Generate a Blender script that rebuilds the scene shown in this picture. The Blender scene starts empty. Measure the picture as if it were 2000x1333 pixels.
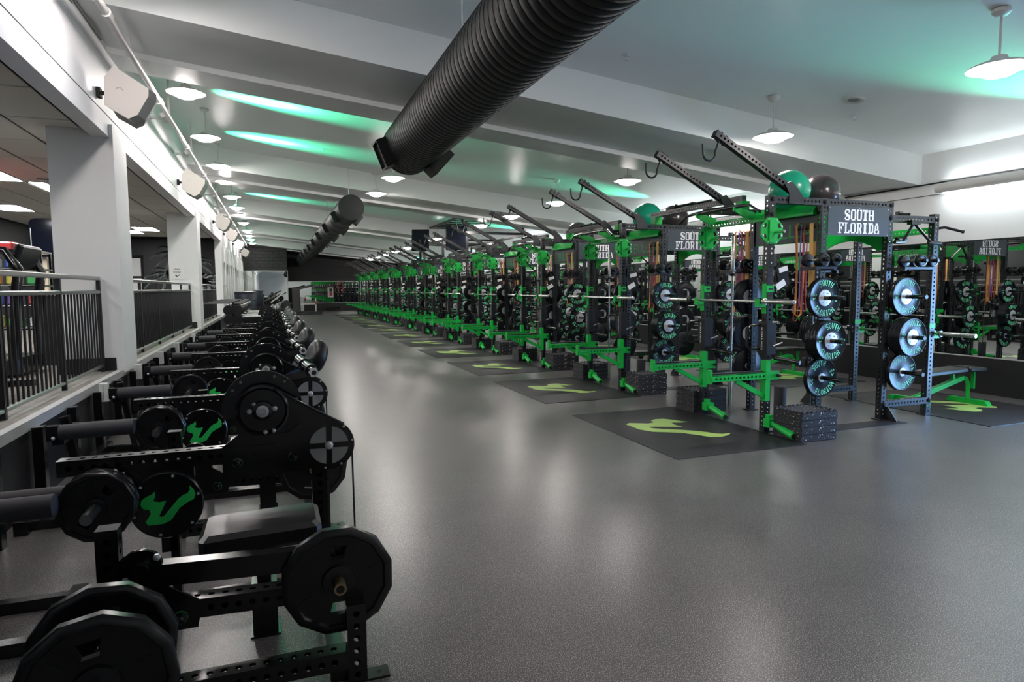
import bpy, math, random
from math import pi, sin, cos, radians as R
from mathutils import Vector, Matrix
random.seed(7)
S = bpy.context.scene
COL = S.collection

# ------------------------------------------------------------------ camera
def make_camera():
    yaw, pitch, roll = R(20.265), R(-4.756), R(-.392)
    f = Vector((sin(yaw)*cos(pitch), cos(yaw)*cos(pitch), sin(pitch)))
    r = Vector((cos(yaw), -sin(yaw), 0)); u = r.cross(f)
    r, u = r*cos(roll)+u*sin(roll), u*cos(roll)-r*sin(roll)
    cd = bpy.data.cameras.new('camera'); cd.sensor_width = 36; cd.lens = 1259.45*36/2000
    cd.clip_start = .05; cd.clip_end = 200
    c = bpy.data.objects.new('camera', cd); COL.objects.link(c)
    m = Matrix.Identity(4)
    for i in range(3):
        m[i][0] = r[i]; m[i][1] = u[i]; m[i][2] = -f[i]
    m[0][3], m[1][3], m[2][3] = 0, 0, 1.6
    c.matrix_world = m
    S.camera = c
make_camera()

# ------------------------------------------------------------------ world, exposure, large lights
w = bpy.data.worlds.new('world'); S.world = w; w.use_nodes = True
w.node_tree.nodes['Background'].inputs[0].default_value = (.55, .68, .9, 1)
w.node_tree.nodes['Background'].inputs[1].default_value = 1.5
vs = S.view_settings
vs.view_transform = 'Standard'; vs.look = 'None'; vs.gamma = 1; vs.use_curve_mapping = False
vs.exposure = 1.0
LAMP_E = 72.0          # pendant lamps
TUBE_E = 14.0          # fluorescent fixtures on the right-hand wall
GREEN_W = 1050.0        # green wall uplights
PANEL_E = 15.0          # recessed panels of the gallery ceiling
S.cycles.max_bounces = 7
S.cycles.diffuse_bounces = 4
S.cycles.glossy_bounces = 4
S.cycles.sample_clamp_indirect = 4.0

def light(name, kind, loc, aim, energy, color, size=.2, size_y=None, spot=None, blend=.5, parent=None):
    l = bpy.data.lights.new(name, kind); l.energy = energy; l.color = color
    if kind == 'AREA':
        l.size = size
        if size_y: l.shape = 'RECTANGLE'; l.size_y = size_y
    else:
        l.shadow_soft_size = size
    if kind == 'SPOT': l.spot_size = spot; l.spot_blend = blend
    o = bpy.data.objects.new(name, l); COL.objects.link(o)
    d = Vector(aim)-Vector(loc)
    o.matrix_world = Matrix.Translation(loc) @ d.to_track_quat('-Z', 'Y').to_matrix().to_4x4()
    return o
# daylight that comes in through the door opening of the right wall, beside the camera
dl = light('daylight', 'AREA', (9.735, 3.95, 1.04), (8.0, 3.95, .80), 62, (.24, .52, 1.0), 1.5, 2.0)
dl.data.spread = R(115)

# ------------------------------------------------------------------ materials
def mat(name, col, rough=.5, metal=0., bump=0., bscale=40., emit=None, estr=0., spec=None, coat=0., vary=0., vscale=3.):
    m = bpy.data.materials.new(name); m.use_nodes = True
    nt = m.node_tree; b = nt.nodes['Principled BSDF']
    b.inputs['Base Color'].default_value = (*col, 1); b.inputs['Roughness'].default_value = rough
    b.inputs['Metallic'].default_value = metal
    if spec is not None: b.inputs['Specular IOR Level'].default_value = spec
    if coat: b.inputs['Coat Weight'].default_value = coat; b.inputs['Coat Roughness'].default_value = .15
    if emit: b.inputs['Emission Color'].default_value = (*emit, 1); b.inputs['Emission Strength'].default_value = estr
    tc = nt.nodes.new('ShaderNodeTexCoord')
    if vary:
        n = nt.nodes.new('ShaderNodeTexNoise'); n.inputs['Scale'].default_value = vscale; n.inputs['Detail'].default_value = 6
        nt.links.new(tc.outputs['Object'], n.inputs['Vector'])
        cr = nt.nodes.new('ShaderNodeValToRGB')
        cr.color_ramp.elements[0].position = .3; cr.color_ramp.elements[1].position = .7
        cr.color_ramp.elements[0].color = (*[c*(1-vary) for c in col], 1)
        cr.color_ramp.elements[1].color = (*[min(1, c*(1+vary)) for c in col], 1)
        nt.links.new(n.outputs['Fac'], cr.inputs[0]); nt.links.new(cr.outputs[0], b.inputs['Base Color'])
    if bump:
        n2 = nt.nodes.new('ShaderNodeTexNoise'); n2.inputs['Scale'].default_value = bscale; n2.inputs['Detail'].default_value = 3
        nt.links.new(tc.outputs['Object'], n2.inputs['Vector'])
        bp = nt.nodes.new('ShaderNodeBump'); bp.inputs['Strength'].default_value = bump; bp.inputs['Distance'].default_value = .01
        nt.links.new(n2.outputs['Fac'], bp.inputs['Height']); nt.links.new(bp.outputs[0], b.inputs['Normal'])
    return m

def speckle(name, base, flecks, rough, scale, cut, big=0.0):
    """dark rubber with light crumbs"""
    m = mat(name, base, rough); nt = m.node_tree; b = nt.nodes['Principled BSDF']
    tc = nt.nodes.new('ShaderNodeTexCoord')
    v = nt.nodes.new('ShaderNodeTexNoise'); v.inputs['Scale'].default_value = scale; v.inputs['Detail'].default_value = 4
    nt.links.new(tc.outputs['Object'], v.inputs['Vector'])
    cr = nt.nodes.new('ShaderNodeValToRGB'); cr.color_ramp.interpolation = 'LINEAR'
    e = cr.color_ramp.elements
    e[0].position = cut-.02; e[0].color = (*base, 1); e[1].position = cut+.03; e[1].color = (*flecks, 1)
    nt.links.new(v.outputs['Fac'], cr.inputs[0])
    out = cr.outputs[0]
    if big:
        n = nt.nodes.new('ShaderNodeTexNoise'); n.inputs['Scale'].default_value = 2.2; n.inputs['Detail'].default_value = 6
        nt.links.new(tc.outputs['Object'], n.inputs['Vector'])
        mx = nt.nodes.new('ShaderNodeMixRGB'); mx.blend_type = 'MULTIPLY'; mx.inputs[0].default_value = big
        nt.links.new(out, mx.inputs[1]); nt.links.new(n.outputs['Fac'], mx.inputs[2]); out = mx.outputs[0]
    nt.links.new(out, b.inputs['Base Color'])
    return m

M = {}
M['floor'] = speckle('rubber floor', (.056, .0515, .051), (.40, .372, .368), .31, 205, .565, .42)
M['mat'] = mat('platform rubber', (.012, .011, .0135), .5, vary=.12, spec=.3)
M['lime'] = mat('lime print', (.33, .50, .12), .5)
M['crumb'] = speckle('crumb rubber', (.014, .014, .018), (.62, .62, .66), .7, 48, .66)
M['white'] = mat('white wall paint', (.76, .77, .77), .55, vary=.03, vscale=1.2)
M['ceil'] = mat('ceiling paint', (.76, .79, .78), .36, bump=.03, bscale=2.0)
M['black_wall'] = mat('black wall paint', (.008, .008, .0095), .5)
M['mirror'] = mat('mirror glass', (.86, .90, .88), .0, 1.0)
M['steel_trim'] = mat('steel trim', (.60, .60, .60), .4, .4)
M['conc'] = mat('curb concrete', (.22, .21, .19), .7, vary=.25, vscale=9)
M['rack'] = mat('black powder coat', (.008, .009, .0115), .33)
M['rack2'] = mat('black machine paint', (.005, .005, .0055), .2, spec=.7)
M['dark'] = mat('black recess', (.004, .004, .004), .8)
M['green'] = mat('green powder coat', (.006, .41, .055), .36, spec=.35)
M['greend'] = mat('green lettering', (.02, .30, .07), .5)
M['chrome'] = mat('brushed steel', (.62, .60, .58), .24, 1.0)
M['bolt'] = mat('zinc bolt', (.62, .63, .63), .38, .6)
M['brass'] = mat('worn peg steel', (.42, .33, .17), .35, 1.0)
M['rubber'] = mat('bumper rubber', (.006, .007, .009), .27, spec=.3)
M['iron'] = mat('urethane plate', (.006, .006, .0065), .28)
M['hub'] = mat('steel hub', (.62, .63, .65), .38, .55)
M['plate_txt'] = mat('plate lettering', (.16, .72, .38), .5)
M['emblem'] = mat('emblem green', (.02, .58, .10), .45)
M['white_txt'] = mat('white lettering', (.82, .82, .84), .5)
M['sign'] = mat('sign panel', (.030, .042, .052), .42)
M['pad'] = mat('black vinyl', (.011, .011, .012), .36, bump=.05, bscale=90)
M['padd'] = mat('matt black vinyl', (.008, .008, .009), .42, spec=.35)
M['foam'] = mat('black foam', (.028, .027, .032), .75)
M['duct'] = mat('black duct paint', (.006, .007, .007), .5, spec=.25)
M['cream'] = mat('cream plastic', (.70, .655, .61), .5)
M['creamd'] = mat('mid grey', (.20, .21, .20), .7)
M['lampw'] = mat('white enamel', (.62, .60, .585), .5)
M['glow'] = mat('lamp diffuser', (.9, .88, .86), .5, emit=(1, .92, .895), estr=LAMP_E)
M['tubeglow'] = mat('fluorescent tube', (.9, .9, .9), .5, emit=(.90, .97, 1.0), estr=TUBE_E)
M['panelglow'] = mat('ceiling light panel', (.9, .9, .9), .5, emit=(1, 1, 1), estr=PANEL_E)
M['ledglow'] = mat('green led', (.1, .8, .5), .5, emit=(.05, 1, .45), estr=3)
M['red'] = mat('red paint', (.45, .02, .02), .4)
M['band_r'] = mat('red latex', (.60, .07, .04), .5)
M['band_o'] = mat('orange latex', (.80, .30, .06), .5)
M['band_p'] = mat('purple latex', (.22, .14, .42), .5)
M['band_y'] = mat('tan latex', (.85, .48, .15), .5)
M['band_b'] = mat('blue latex', (.03, .05, .20), .5)
M['ball_g'] = mat('green ball vinyl', (.01, .36, .21), .25)
M['ball_b'] = mat('grey ball vinyl', (.045, .035, .038), .2)
M['blue'] = mat('navy plastic', (.018, .024, .045), .45)
M['tile'] = mat('ceiling tile', (.62, .63, .58), .9, bump=.25, bscale=120)
M['carpet'] = mat('gallery floor', (.16, .14, .12), .8, vary=.3, vscale=8)
M['tan'] = mat('tan column', (.62, .53, .40), .6)
M['screen'] = mat('glossy black', (.006, .008, .016), .08)
M['paper'] = mat('white paper', (.78, .78, .77), .6)
M['yellow'] = mat('yellow label', (.62, .70, .04), .5)
M['quad'] = mat('grey plastic', (.24, .245, .245), .4)
M['alu'] = mat('aluminium rail', (.30, .31, .31), .28, 1.0)
M['frost'] = mat('palm print', (.78, .82, .82), .7)
M['palmd'] = mat('dim palm print', (.26, .30, .29), .7)
M['lite'] = mat('white strut', (.62, .64, .63), .5)

# ------------------------------------------------------------------ mesh builder
class MB:
    def __init__(s): s.v = []; s.f = []; s.m = []; s.mats = []; s.cur = 0; s.sm = []
    def use(s, name):
        if name not in s.mats: s.mats.append(name)
        s.cur = s.mats.index(name); return s
    def add(s, vs, fs, smooth=False):
        o = len(s.v); s.v += [tuple(p) for p in vs]
        for f in fs:
            s.f.append(tuple(i+o for i in f)); s.m.append(s.cur); s.sm.append(smooth)
        return s
    def box(s, c, d, rot=None):
        x, y, z = d[0]/2, d[1]/2, d[2]/2
        p = [Vector((i*x, j*y, k*z)) for k in (-1, 1) for j in (-1, 1) for i in (-1, 1)]
        if rot: p = [rot @ q for q in p]
        c = Vector(c)
        return s.add([q+c for q in p], [(0, 2, 3, 1), (4, 5, 7, 6), (0, 1, 5, 4), (2, 6, 7, 3), (0, 4, 6, 2), (1, 3, 7, 5)])
    def b2(s, a, b):
        return s.box([(a[i]+b[i])/2 for i in range(3)], [abs(b[i]-a[i]) for i in range(3)])
    def bevbox(s, c, d, bv, rot=None):
        x, y, z = d[0]/2, d[1]/2, d[2]/2; P = []
        for (k, ins) in ((-z, bv), (-z+bv, 0), (z-bv, 0), (z, bv)):
            X, Y = x-ins, y-ins
            P += [(X-bv, -Y, k), (X, -Y+bv, k), (X, Y-bv, k), (X-bv, Y, k), (-X+bv, Y, k), (-X, Y-bv, k), (-X, -Y+bv, k), (-X+bv, -Y, k)]
        P = [Vector(p) for p in P]
        if rot: P = [rot @ q for q in P]
        c = Vector(c); F = [tuple(range(7, -1, -1)), tuple(range(24, 32))]
        for l in range(3):
            for i in range(8):
                j = (i+1) % 8; F.append((l*8+i, l*8+j, l*8+8+j, l*8+8+i))
        return s.add([q+c for q in P], F)
    def beam(s, a, b, wd, ht, up=(0, 0, 1)):
        a, b = Vector(a), Vector(b); t = (b-a).normalized(); sd = t.cross(Vector(up)).normalized(); u = sd.cross(t)
        P = [e+sd*i*wd/2+u*j*ht/2 for e in (a, b) for j in (-1, 1) for i in (-1, 1)]
        return s.add(P, [(0, 1, 3, 2), (4, 6, 7, 5), (0, 4, 5, 1), (2, 3, 7, 6), (0, 2, 6, 4), (1, 5, 7, 3)])
    def tube(s, pts, r, n=8, caps=True, closed=False):
        pts = [Vector(p) for p in pts]; k = len(pts); V = []; F = []; ref = None
        rr = r if isinstance(r, (list, tuple)) else [r]*k
        for i, p in enumerate(pts):
            if closed: t = pts[(i+1) % k]-pts[i-1]
            else: t = pts[min(i+1, k-1)]-pts[max(i-1, 0)]
            t.normalize()
            if ref is None:
                ref = t.orthogonal().normalized()
                if abs(t.z) < .99: ref = t.cross(Vector((0, 0, 1))).normalized()
            ref = (ref-t*ref.dot(t)).normalized(); b = t.cross(ref)
            V += [p+(ref*cos(2*pi*j/n)+b*sin(2*pi*j/n))*rr[i] for j in range(n)]
        for i in range(k if closed else k-1):
            o, q = i*n, ((i+1) % k)*n
            for j in range(n): F.append((o+j, o+(j+1) % n, q+(j+1) % n, q+j))
        s.add(V, F, True)
        if caps and not closed:
            s.add(V[:n], [tuple(range(n-1, -1, -1))]); s.add(V[-n:], [tuple(range(n))])
        return s
    def cyl(s, a, b, r, n=16): return s.tube([a, b], r, n)
    def lathe(s, prof, o=(0, 0, 0), ax='z', n=32, smooth=True, ph=0., caps=True):
        """prof: list of (radius, height); ax: world axis ('z','-y','y','x')"""
        o = Vector(o); V = []; F = []
        def pt(r, h, a):
            c, d = r*cos(a), r*sin(a)
            if ax == 'z': return o+Vector((c, d, h))
            if ax == '-y': return o+Vector((c, -h, d))
            if ax == 'y': return o+Vector((-c, h, d))
            if ax == 'x': return o+Vector((h, c, d))
            return o+Vector((-h, -c, d))
        for r, h in prof: V += [pt(r, h, 2*pi*j/n+ph) for j in range(n)]
        for i in range(len(prof)-1):
            for j in range(n): F.append((i*n+j, i*n+(j+1) % n, (i+1)*n+(j+1) % n, (i+1)*n+j))
        s.add(V, F, smooth)
        if caps and prof[0][0] > 1e-4: s.add(V[:n], [tuple(range(n-1, -1, -1))])
        if caps and prof[-1][0] > 1e-4: s.add(V[-n:], [tuple(range(n))])
        return s
    def sphere(s, c, r, n=20, m=12, sc=(1, 1, 1)):
        prof = [(max(1e-5, sin(pi*i/m))*r, -cos(pi*i/m)*r) for i in range(m+1)]
        q = MB(); q.lathe(prof, n=n)
        return s.add([(Vector((p[0]*sc[0], p[1]*sc[1], p[2]*sc[2]))+Vector(c)) for p in q.v], [f for f in q.f if len(f) == 4], True)
    def prism(s, poly, fn, a, b):
        """extrude a 2-D outline; fn(u,v,h) -> point"""
        n = len(poly); V = [fn(u, v, a) for u, v in poly]+[fn(u, v, b) for u, v in poly]
        F = [tuple(range(n-1, -1, -1)), tuple(range(n, 2*n))]+[(i, (i+1) % n, n+(i+1) % n, n+i) for i in range(n)]
        return s.add(V, F)
    def flat(s, poly, fn): return s.add([fn(u, v) for u, v in poly], [tuple(range(len(poly)))])
    def mesh(s, name='mesh', fix=True):
        me = bpy.data.meshes.new(name); me.from_pydata(s.v, [], s.f)
        for k in s.mats: me.materials.append(M[k])
        me.polygons.foreach_set('material_index', s.m); me.polygons.foreach_set('use_smooth', s.sm)
        me.update()
        if any(s.sm): me.set_sharp_from_angle(angle=.7)
        return me

def XZ(y, flip=False):
    """outline on the vertical plane; prisms grow towards -y"""
    return lambda u, v, h=0: Vector((u, y-h, v))
def obj(name, me, parent=None, loc=(0, 0, 0), rot=None, **pr):
    if isinstance(me, MB): me = me.mesh(name)
    o = bpy.data.objects.new(name, me); COL.objects.link(o)
    mw = Matrix.Translation(loc) @ (rot.to_4x4() if rot is not None else Matrix.Identity(4))
    o.parent = parent; o.matrix_local = mw
    for k, v in pr.items(): o[k] = v
    return o
def struct(name, me, **pr): return obj(name, me, kind='structure', **pr)
def thing(name, label, cat, loc=(0, 0, 0), group=None, rot=None):
    o = bpy.data.objects.new(name, None); COL.objects.link(o); o.empty_display_size = .1
    o.matrix_world = Matrix.Translation(loc) @ (rot.to_4x4() if rot is not None else Matrix.Identity(4))
    o['label'] = label; o['category'] = cat
    if group: o['group'] = group
    return o
def one(name, me, label, cat, loc=(0, 0, 0), group=None, rot=None):
    o = obj(name, me, None, loc, rot); o['label'] = label; o['category'] = cat
    if group: o['group'] = group
    return o
def mbm(f, *a, **k):
    m = MB(); f(m, *a, **k); return m.mesh()
class Kit:
    """a list of parts (name, mesh, local matrix, [sub-parts]) copied for every instance"""
    def __init__(s): s.p = []
    def add(s, name, me, loc=(0, 0, 0), rot=None, label=None, sub=None):
        if isinstance(me, MB): me = me.mesh(name)
        s.p.append([name, me, Matrix.Translation(loc) @ (rot.to_4x4() if rot is not None else Matrix.Identity(4)), label, []])
        return s.p[-1]
    def sub(s, part, name, me, loc=(0, 0, 0), rot=None, label=None):
        if isinstance(me, MB): me = me.mesh(name)
        part[4].append([name, me, Matrix.Translation(loc) @ (rot.to_4x4() if rot is not None else Matrix.Identity(4)), label])
    def spawn(s, name, label, cat, loc=(0, 0, 0), group=None, rot=None, skip=()):
        r = thing(name, label, cat, loc, group, rot)
        for n, me, mx, lb, subs, *kd in s.p:
            if n in skip: continue
            o = bpy.data.objects.new(n, me); COL.objects.link(o); o.parent = r; o.matrix_local = mx
            if lb: o['label'] = lb
            if kd: o['kind'] = kd[0]
            for n2, me2, mx2, lb2 in subs:
                q = bpy.data.objects.new(n2, me2); COL.objects.link(q); q.parent = o; q.matrix_local = mx2
                if lb2: q['label'] = lb2
        return r
RX = lambda d: Matrix.Rotation(R(d), 3, 'X')
RY = lambda d: Matrix.Rotation(R(d), 3, 'Y')
RZ = lambda d: Matrix.Rotation(R(d), 3, 'Z')
ORD = 'first second third fourth fifth sixth seventh eighth ninth tenth eleventh twelfth thirteenth fourteenth fifteenth sixteenth seventeenth eighteenth'.split()

# ------------------------------------------------------------------ perforated square tube (shared meshes)
_pt = {}
def ptube(L, wd=.076, hr=.0135, pitch=.0508, mt='rack', ht=None):
    key = (round(L, 3), wd, hr, pitch, mt, ht)
    if key in _pt: return _pt[key]
    m = MB().use(mt); n = int((L-.02)/pitch); z0 = (L-n*pitch)/2; ht = ht or wd
    for k in range(4):
        a = k*pi/2; cw, dd = (wd, ht) if k % 2 == 0 else (ht, wd)
        def P(u, z): return (u*cos(a)-(-dd/2)*sin(a)*1, u*sin(a)+(-dd/2)*cos(a), z)
        h = cw/2
        m.add([P(-h, 0), P(h, 0), P(h, z0), P(-h, z0)], [(0, 1, 2, 3)])
        m.add([P(-h, L-z0), P(h, L-z0), P(h, L), P(-h, L)], [(0, 1, 2, 3)])
        for i in range(n):
            zc = z0+(i+.5)*pitch; q = pitch/2
            out = [(h, 0), (h, q), (0, q), (-h, q), (-h, 0), (-h, -q), (0, -q), (h, -q)]
            V = [P(x, zc+z) for x, z in out]+[P(hr*cos(j*pi/4), zc+hr*sin(j*pi/4)) for j in range(8)]
            V += [tuple(Vector(P(hr*cos(j*pi/4), zc+hr*sin(j*pi/4)))*1) for j in range(0)]
            m.add(V, [(j, (j+1) % 8, 8+(j+1) % 8, 8+j) for j in range(8)])
    m.add([(x*wd/2, y*ht/2, L) for x, y in ((-1, -1), (1, -1), (1, 1), (-1, 1))], [(0, 1, 2, 3)])
    m.add([(x*wd/2, y*ht/2, 0) for x, y in ((-1, -1), (-1, 1), (1, 1), (1, -1))], [(0, 1, 2, 3)])
    _pt[key] = m.mesh('perforated_tube'); return _pt[key]
def along(a, b):
    """rotation that sends +z to b-a"""
    d = (Vector(b)-Vector(a)).normalized()
    if abs(d.z) > .999: return Matrix.Identity(3)
    y = Vector((0, 0, 1)).cross(d).normalized() if True else None
    x = y.cross(d).normalized()
    return Matrix((x, y, d)).transposed()

# ------------------------------------------------------------------ lettering from small bit maps
G5 = {'S': '.### #... #... .##. ...# ...# ###.', 'O': '.##. #..# #..# #..# #..# #..# .##.', 'U': '#..# #..# #..# #..# #..# #..# .##.',
      'T': '#### .##. .##. .##. .##. .##. .##.', 'H': '#..# #..# #..# #### #..# #..# #..#', 'F': '#### #... #... ###. #... #... #...',
      'L': '#... #... #... #... #... #... ####', 'R': '###. #..# #..# ###. #.#. #..# #..#', 'I': '.##. .##. .##. .##. .##. .##. .##.',
      'D': '###. #..# #..# #..# #..# #..# ###.', 'A': '.##. #..# #..# #### #..# #..# #..#', 'B': '###. #..# #..# ###. #..# #..# ###.',
      '4': '#..# #..# #..# #### ...# ...# ...#', '5': '#### #... ###. ...# ...# #..# .##.', '2': '.##. #..# ...# ..#. .#.. #... ####',
      '1': '.#.. ##.. .#.. .#.. .#.. .#.. ###.', '0': '.##. #..# #..# #..# #..# #..# .##.', 'E': '#### #... #... ###. #... #... ####',
      'N': '#..# ##.# ##.# #.## #.## #..# #..#', 'X': '#..# #..# .##. .##. .##. #..# #..#', 'Y': '#..# #..# #..# .##. .##. .##. .##.', '!': '.#.. .#.. .#.. .#.. .... .#.. ....'}
G7 = {'S': '.#####. ##...## ##...#. ####... .#####. ..##### .#...## ##...## .#####.', 'O': '.#####. ##...## ##...## ##...## ##...## ##...## ##...## ##...## .#####.',
      'U': '###.### ##...## ##...## ##...## ##...## ##...## ##...## ##...## .#####.', 'T': '####### #.###.# ..###.. ..###.. ..###.. ..###.. ..###.. ..###.. .#####.',
      'H': '###.### ##...## ##...## ##...## ####### ##...## ##...## ##...## ###.###', 'F': '####### .##..## .##...# .##.#.. .####.. .##.#.. .##.... .##.... ####...',
      'L': '####... .##.... .##.... .##.... .##.... .##.... .##...# .##..## #######', 'R': '######. .##..## .##..## .##..## .#####. .##.##. .##.##. .##..## ###..##',
      'I': '.#####. ..###.. ..###.. ..###.. ..###.. ..###.. ..###.. ..###.. .#####.', 'D': '######. .##.### .##..## .##..## .##..## .##..## .##..## .##.### ######.',
      'A': '..###.. ..###.. .##.##. .##.##. .##.##. .#####. ##...## ##...## ###.###'}
def runs(ch, G):
    rows = G[ch].split(); h = len(rows); out = []
    for r, row in enumerate(rows):
        c = 0
        while c < len(row):
            if row[c] == '#':
                e = c
                while e < len(row) and row[e] == '#': e += 1
                out.append((c, e, h-r-1, h-r)); c = e
            else: c += 1
    return out, len(rows[0]), h
def text_flat(m, txt, G, fn, x0, y0, cw, chh, gap=1.0):
    """fn(u,v) -> 3-D point; x0,y0 lower left; cw, chh cell size"""
    x = x0
    for ch in txt:
        if ch == ' ': x += 3*cw; continue
        rs, wd, h = runs(ch, G)
        for a, b, c, d in rs:
            m.add([fn(x+a*cw, y0+c*chh), fn(x+b*cw, y0+c*chh), fn(x+b*cw, y0+d*chh), fn(x+a*cw, y0+d*chh)], [(0, 1, 2, 3)])
        x += (wd+gap)*cw
    return x
def text_width(txt, G, cw, gap=1.0): return sum((len(G[c].split()[0])+gap)*cw for c in txt)-gap*cw
def text_arc(m, txt, G, fn, rad, cw, chh, top=True, gap=1.2, lean=0.):
    wd = text_width(txt, G, cw, gap); x = -wd/2
    for ch in txt:
        rs, w7, h = runs(ch, G)
        for a, b, c, d in rs:
            P = []
            for u, v in ((a, c), (b, c), (b, d), (a, d)):
                s_ = x+u*cw
                if top: ang = pi/2-s_/rad; r = rad+v*chh
                else: ang = -pi/2+s_/rad; r = rad-v*chh+h*chh
                P.append(fn(r*cos(ang), r*sin(ang)))
            m.add(P, [(0, 1, 2, 3)])
        x += (w7+gap)*cw
_b = [(727, 236), (728, 262), (718, 284), (745, 291), (775, 287), (740, 362), (752, 366), (762, 362), (828, 283), (852, 266), (868, 262), (880, 246), (880, 222), (897, 243), (905, 268), (897, 293), (868, 306), (832, 330), (808, 365), (795, 385), (760, 402), (692, 402), (680, 385), (690, 370), (705, 345), (700, 325), (674, 318), (662, 297), (667, 275), (688, 260), (712, 250)]
BULL = [((x-780)/245, (312-y)/245) for x, y in _b]       # unit-wide horned U emblem
def _ears(P):
    def cr(o, a, b): return (a[0]-o[0])*(b[1]-o[1])-(a[1]-o[1])*(b[0]-o[0])
    ar = sum(P[i][0]*P[(i+1) % len(P)][1]-P[(i+1) % len(P)][0]*P[i][1] for i in range(len(P)))
    ix = list(range(len(P))) if ar > 0 else list(range(len(P)))[::-1]; T = []
    while len(ix) > 3:
        for k in range(len(ix)):
            i, j, l = ix[k-1], ix[k], ix[(k+1) % len(ix)]
            if cr(P[i], P[j], P[l]) <= 1e-9: continue
            if any(cr(P[i], P[j], P[q]) > 1e-9 and cr(P[j], P[l], P[q]) > 1e-9 and cr(P[l], P[i], P[q]) > 1e-9 for q in ix if q not in (i, j, l)): continue
            T.append((i, j, l)); ix.pop(k); break
        else: break
    if len(ix) == 3: T.append(tuple(ix))
    return T
BULL_T = _ears(BULL)
def bull(m, fn, w): return m.add([fn(x*w, y*w) for x, y in BULL], BULL_T)
# ================================================================== ROOM
XL, XR, YB, YF, SL = -1.72, 9.72, -6.0, 49.3, .1095
cz = lambda x: 3.64+SL*(XR-x)          # underside of the sloping ceiling
YC = 44.3                              # cross wall on the far left
YW = 26.1                              # where the gallery opening ends
struct('floor', MB().use('floor').b2((XL-.2, YB, -.1), (XR+.1, YF+.1, 0)))
struct('floor', MB().use('carpet').b2((-7, YB, .45), (-2.02, YW+.8, .62)))
m = MB().use('ceil')
m.prism([(XL-.3, cz(XL-.3)), (XR+.1, cz(XR+.1)), (XR+.1, cz(XR+.1)+.15), (XL-.3, cz(XL-.3)+.15)], lambda u, v, h: Vector((u, h, v)), YB, YF+.1)
struct('ceiling', m)
for k in range(-1, 5):
    y = 7.51+8.85*k; q = lambda d: [(XL-.02, cz(XL)-d), (XR, cz(XR)-d), (XR, cz(XR)+.02), (XL-.02, cz(XL)+.02)]
    P = lambda u, v, h: Vector((u, h, v))
    m = MB().use('ceil').prism(q(.47), P, y, y+.42).prism(q(.45), P, y+.42, y+1.44).prism(q(.52), P, y+1.44, y+2.08)
    struct('ceiling_beam', m)
# left wall: black plinth, curb, fascia, solid stretch
struct('wall_left', MB().use('black_wall').b2((XL-.2, YB, 0), (XL, YC, .615)))
m = MB().use('conc').b2((-2.02, YB, .615), (XL-.055, YW, .645)).use('steel_trim').b2((XL-.055, YB, .615), (XL+.012, YW, .652)).b2((XL-.0, YB, .575), (XL+.012, YW, .652))
struct('trim_1', m)
struct('wall_left', MB().use('white').b2((-1.90, YB, 3.37), (XL, YW, 3.60)).b2((-1.90, YB, 3.615), (XL, YW, cz(XL)+.05)).use('dark').b2((-1.89, YB, 3.60), (XL-.008, YW, 3.615)))
m = MB().use('white').b2((-1.95, YW, .615), (XL, YC+.1, cz(XL)+.05))
struct('wall_left', m)
for i in range(11):                     # shallow pilasters of the solid stretch
    y = YW+1.2+i*1.6
    struct('trim_2', MB().use('white').b2((XL-.01, y, .65), (XL+.05, y+.28, 3.3)))
for n, (y0, y1) in enumerate(((-1.2, -.4), (8.80, 9.52), (17.60, 18.32))):
    struct('pillar', MB().use('white').b2((-2.34, y0, .62), (XL+.035, y1, 3.52)).b2((-2.30, y0+.02, 3.5), (XL-.02, y1-.02, 3.7)))
    struct('baseboard_left', MB().use('black_wall').b2((-2.36, y0-.012, .62), (XL-.055, y0, .80)))
# gallery shell
struct('wall_left', MB().use('black_wall').b2((-7.1, YB, .45), (-6.52, YW+.8, 3.6)))
struct('wall_far', MB().use('black_wall').b2((-7.1, YW+.7, .45), (-1.92, YW+.9, 3.6)))
struct('ceiling', MB().use('dark').b2((-7.1, YB, 3.475), (-1.9, YW+.8, 3.6)))
# right wall
struct('wall_right', MB().use('white').b2((XR, YB, 0), (XR+.2, 2.75, cz(XR)+.3)).b2((XR, 4.8, 0), (XR+.2, YF, cz(XR)+.3)).b2((XR, 2.75, 2.08), (XR+.2, 4.8, cz(XR)+.3)))
struct('door_1', MB().use('steel_trim').b2((XR-.02, 2.70, 0), (XR+.1, 2.78, 2.12)).b2((XR-.02, 4.77, 0), (XR+.1, 4.85, 2.12)).b2((XR-.02, 2.70, 2.05), (XR+.1, 4.85, 2.12)))
struct('baseboard_right', MB().use('black_wall').b2((XR-.03, 4.86, 0), (XR, YF, .53)).b2((XR-.03, YB, 0), (XR, 2.69, .53)).use('steel_trim').b2((XR-.035, 4.86, .53), (XR, YF, .545)))
m = MB().use('dark').cyl((XR-.02, YB, 3.165), (XR-.02, YF, 3.165), .012, 6)
one('conduit', m, 'thin dark conduit along the white wall just under the beam ends', 'conduit')
m = MB().use('dark').cyl((XR-.012, YB, 2.99), (XR-.012, YF, 2.99), .005, 5)
one('wall_cable', m, 'thin dark cable on the white wall below the conduit', 'cable')
mr = thing('wall_mirror', 'long gym mirror of tall panels on the wall behind the racks', 'mirror', (XR-.02, 0, .545))
pm = MB().use('mirror').b2((-.006, 0, 0), (.006, 1.515, 1.685)).use('dark').b2((.0065, 0, 0), (.016, 1.515, 1.685)).mesh()
for i in range(29): obj('mirror_panel', pm, mr, (0, 4.9+i*1.525, 0))
for i in range(5): obj('mirror_panel', pm, mr, (0, -5+i*1.525, 0))
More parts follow.
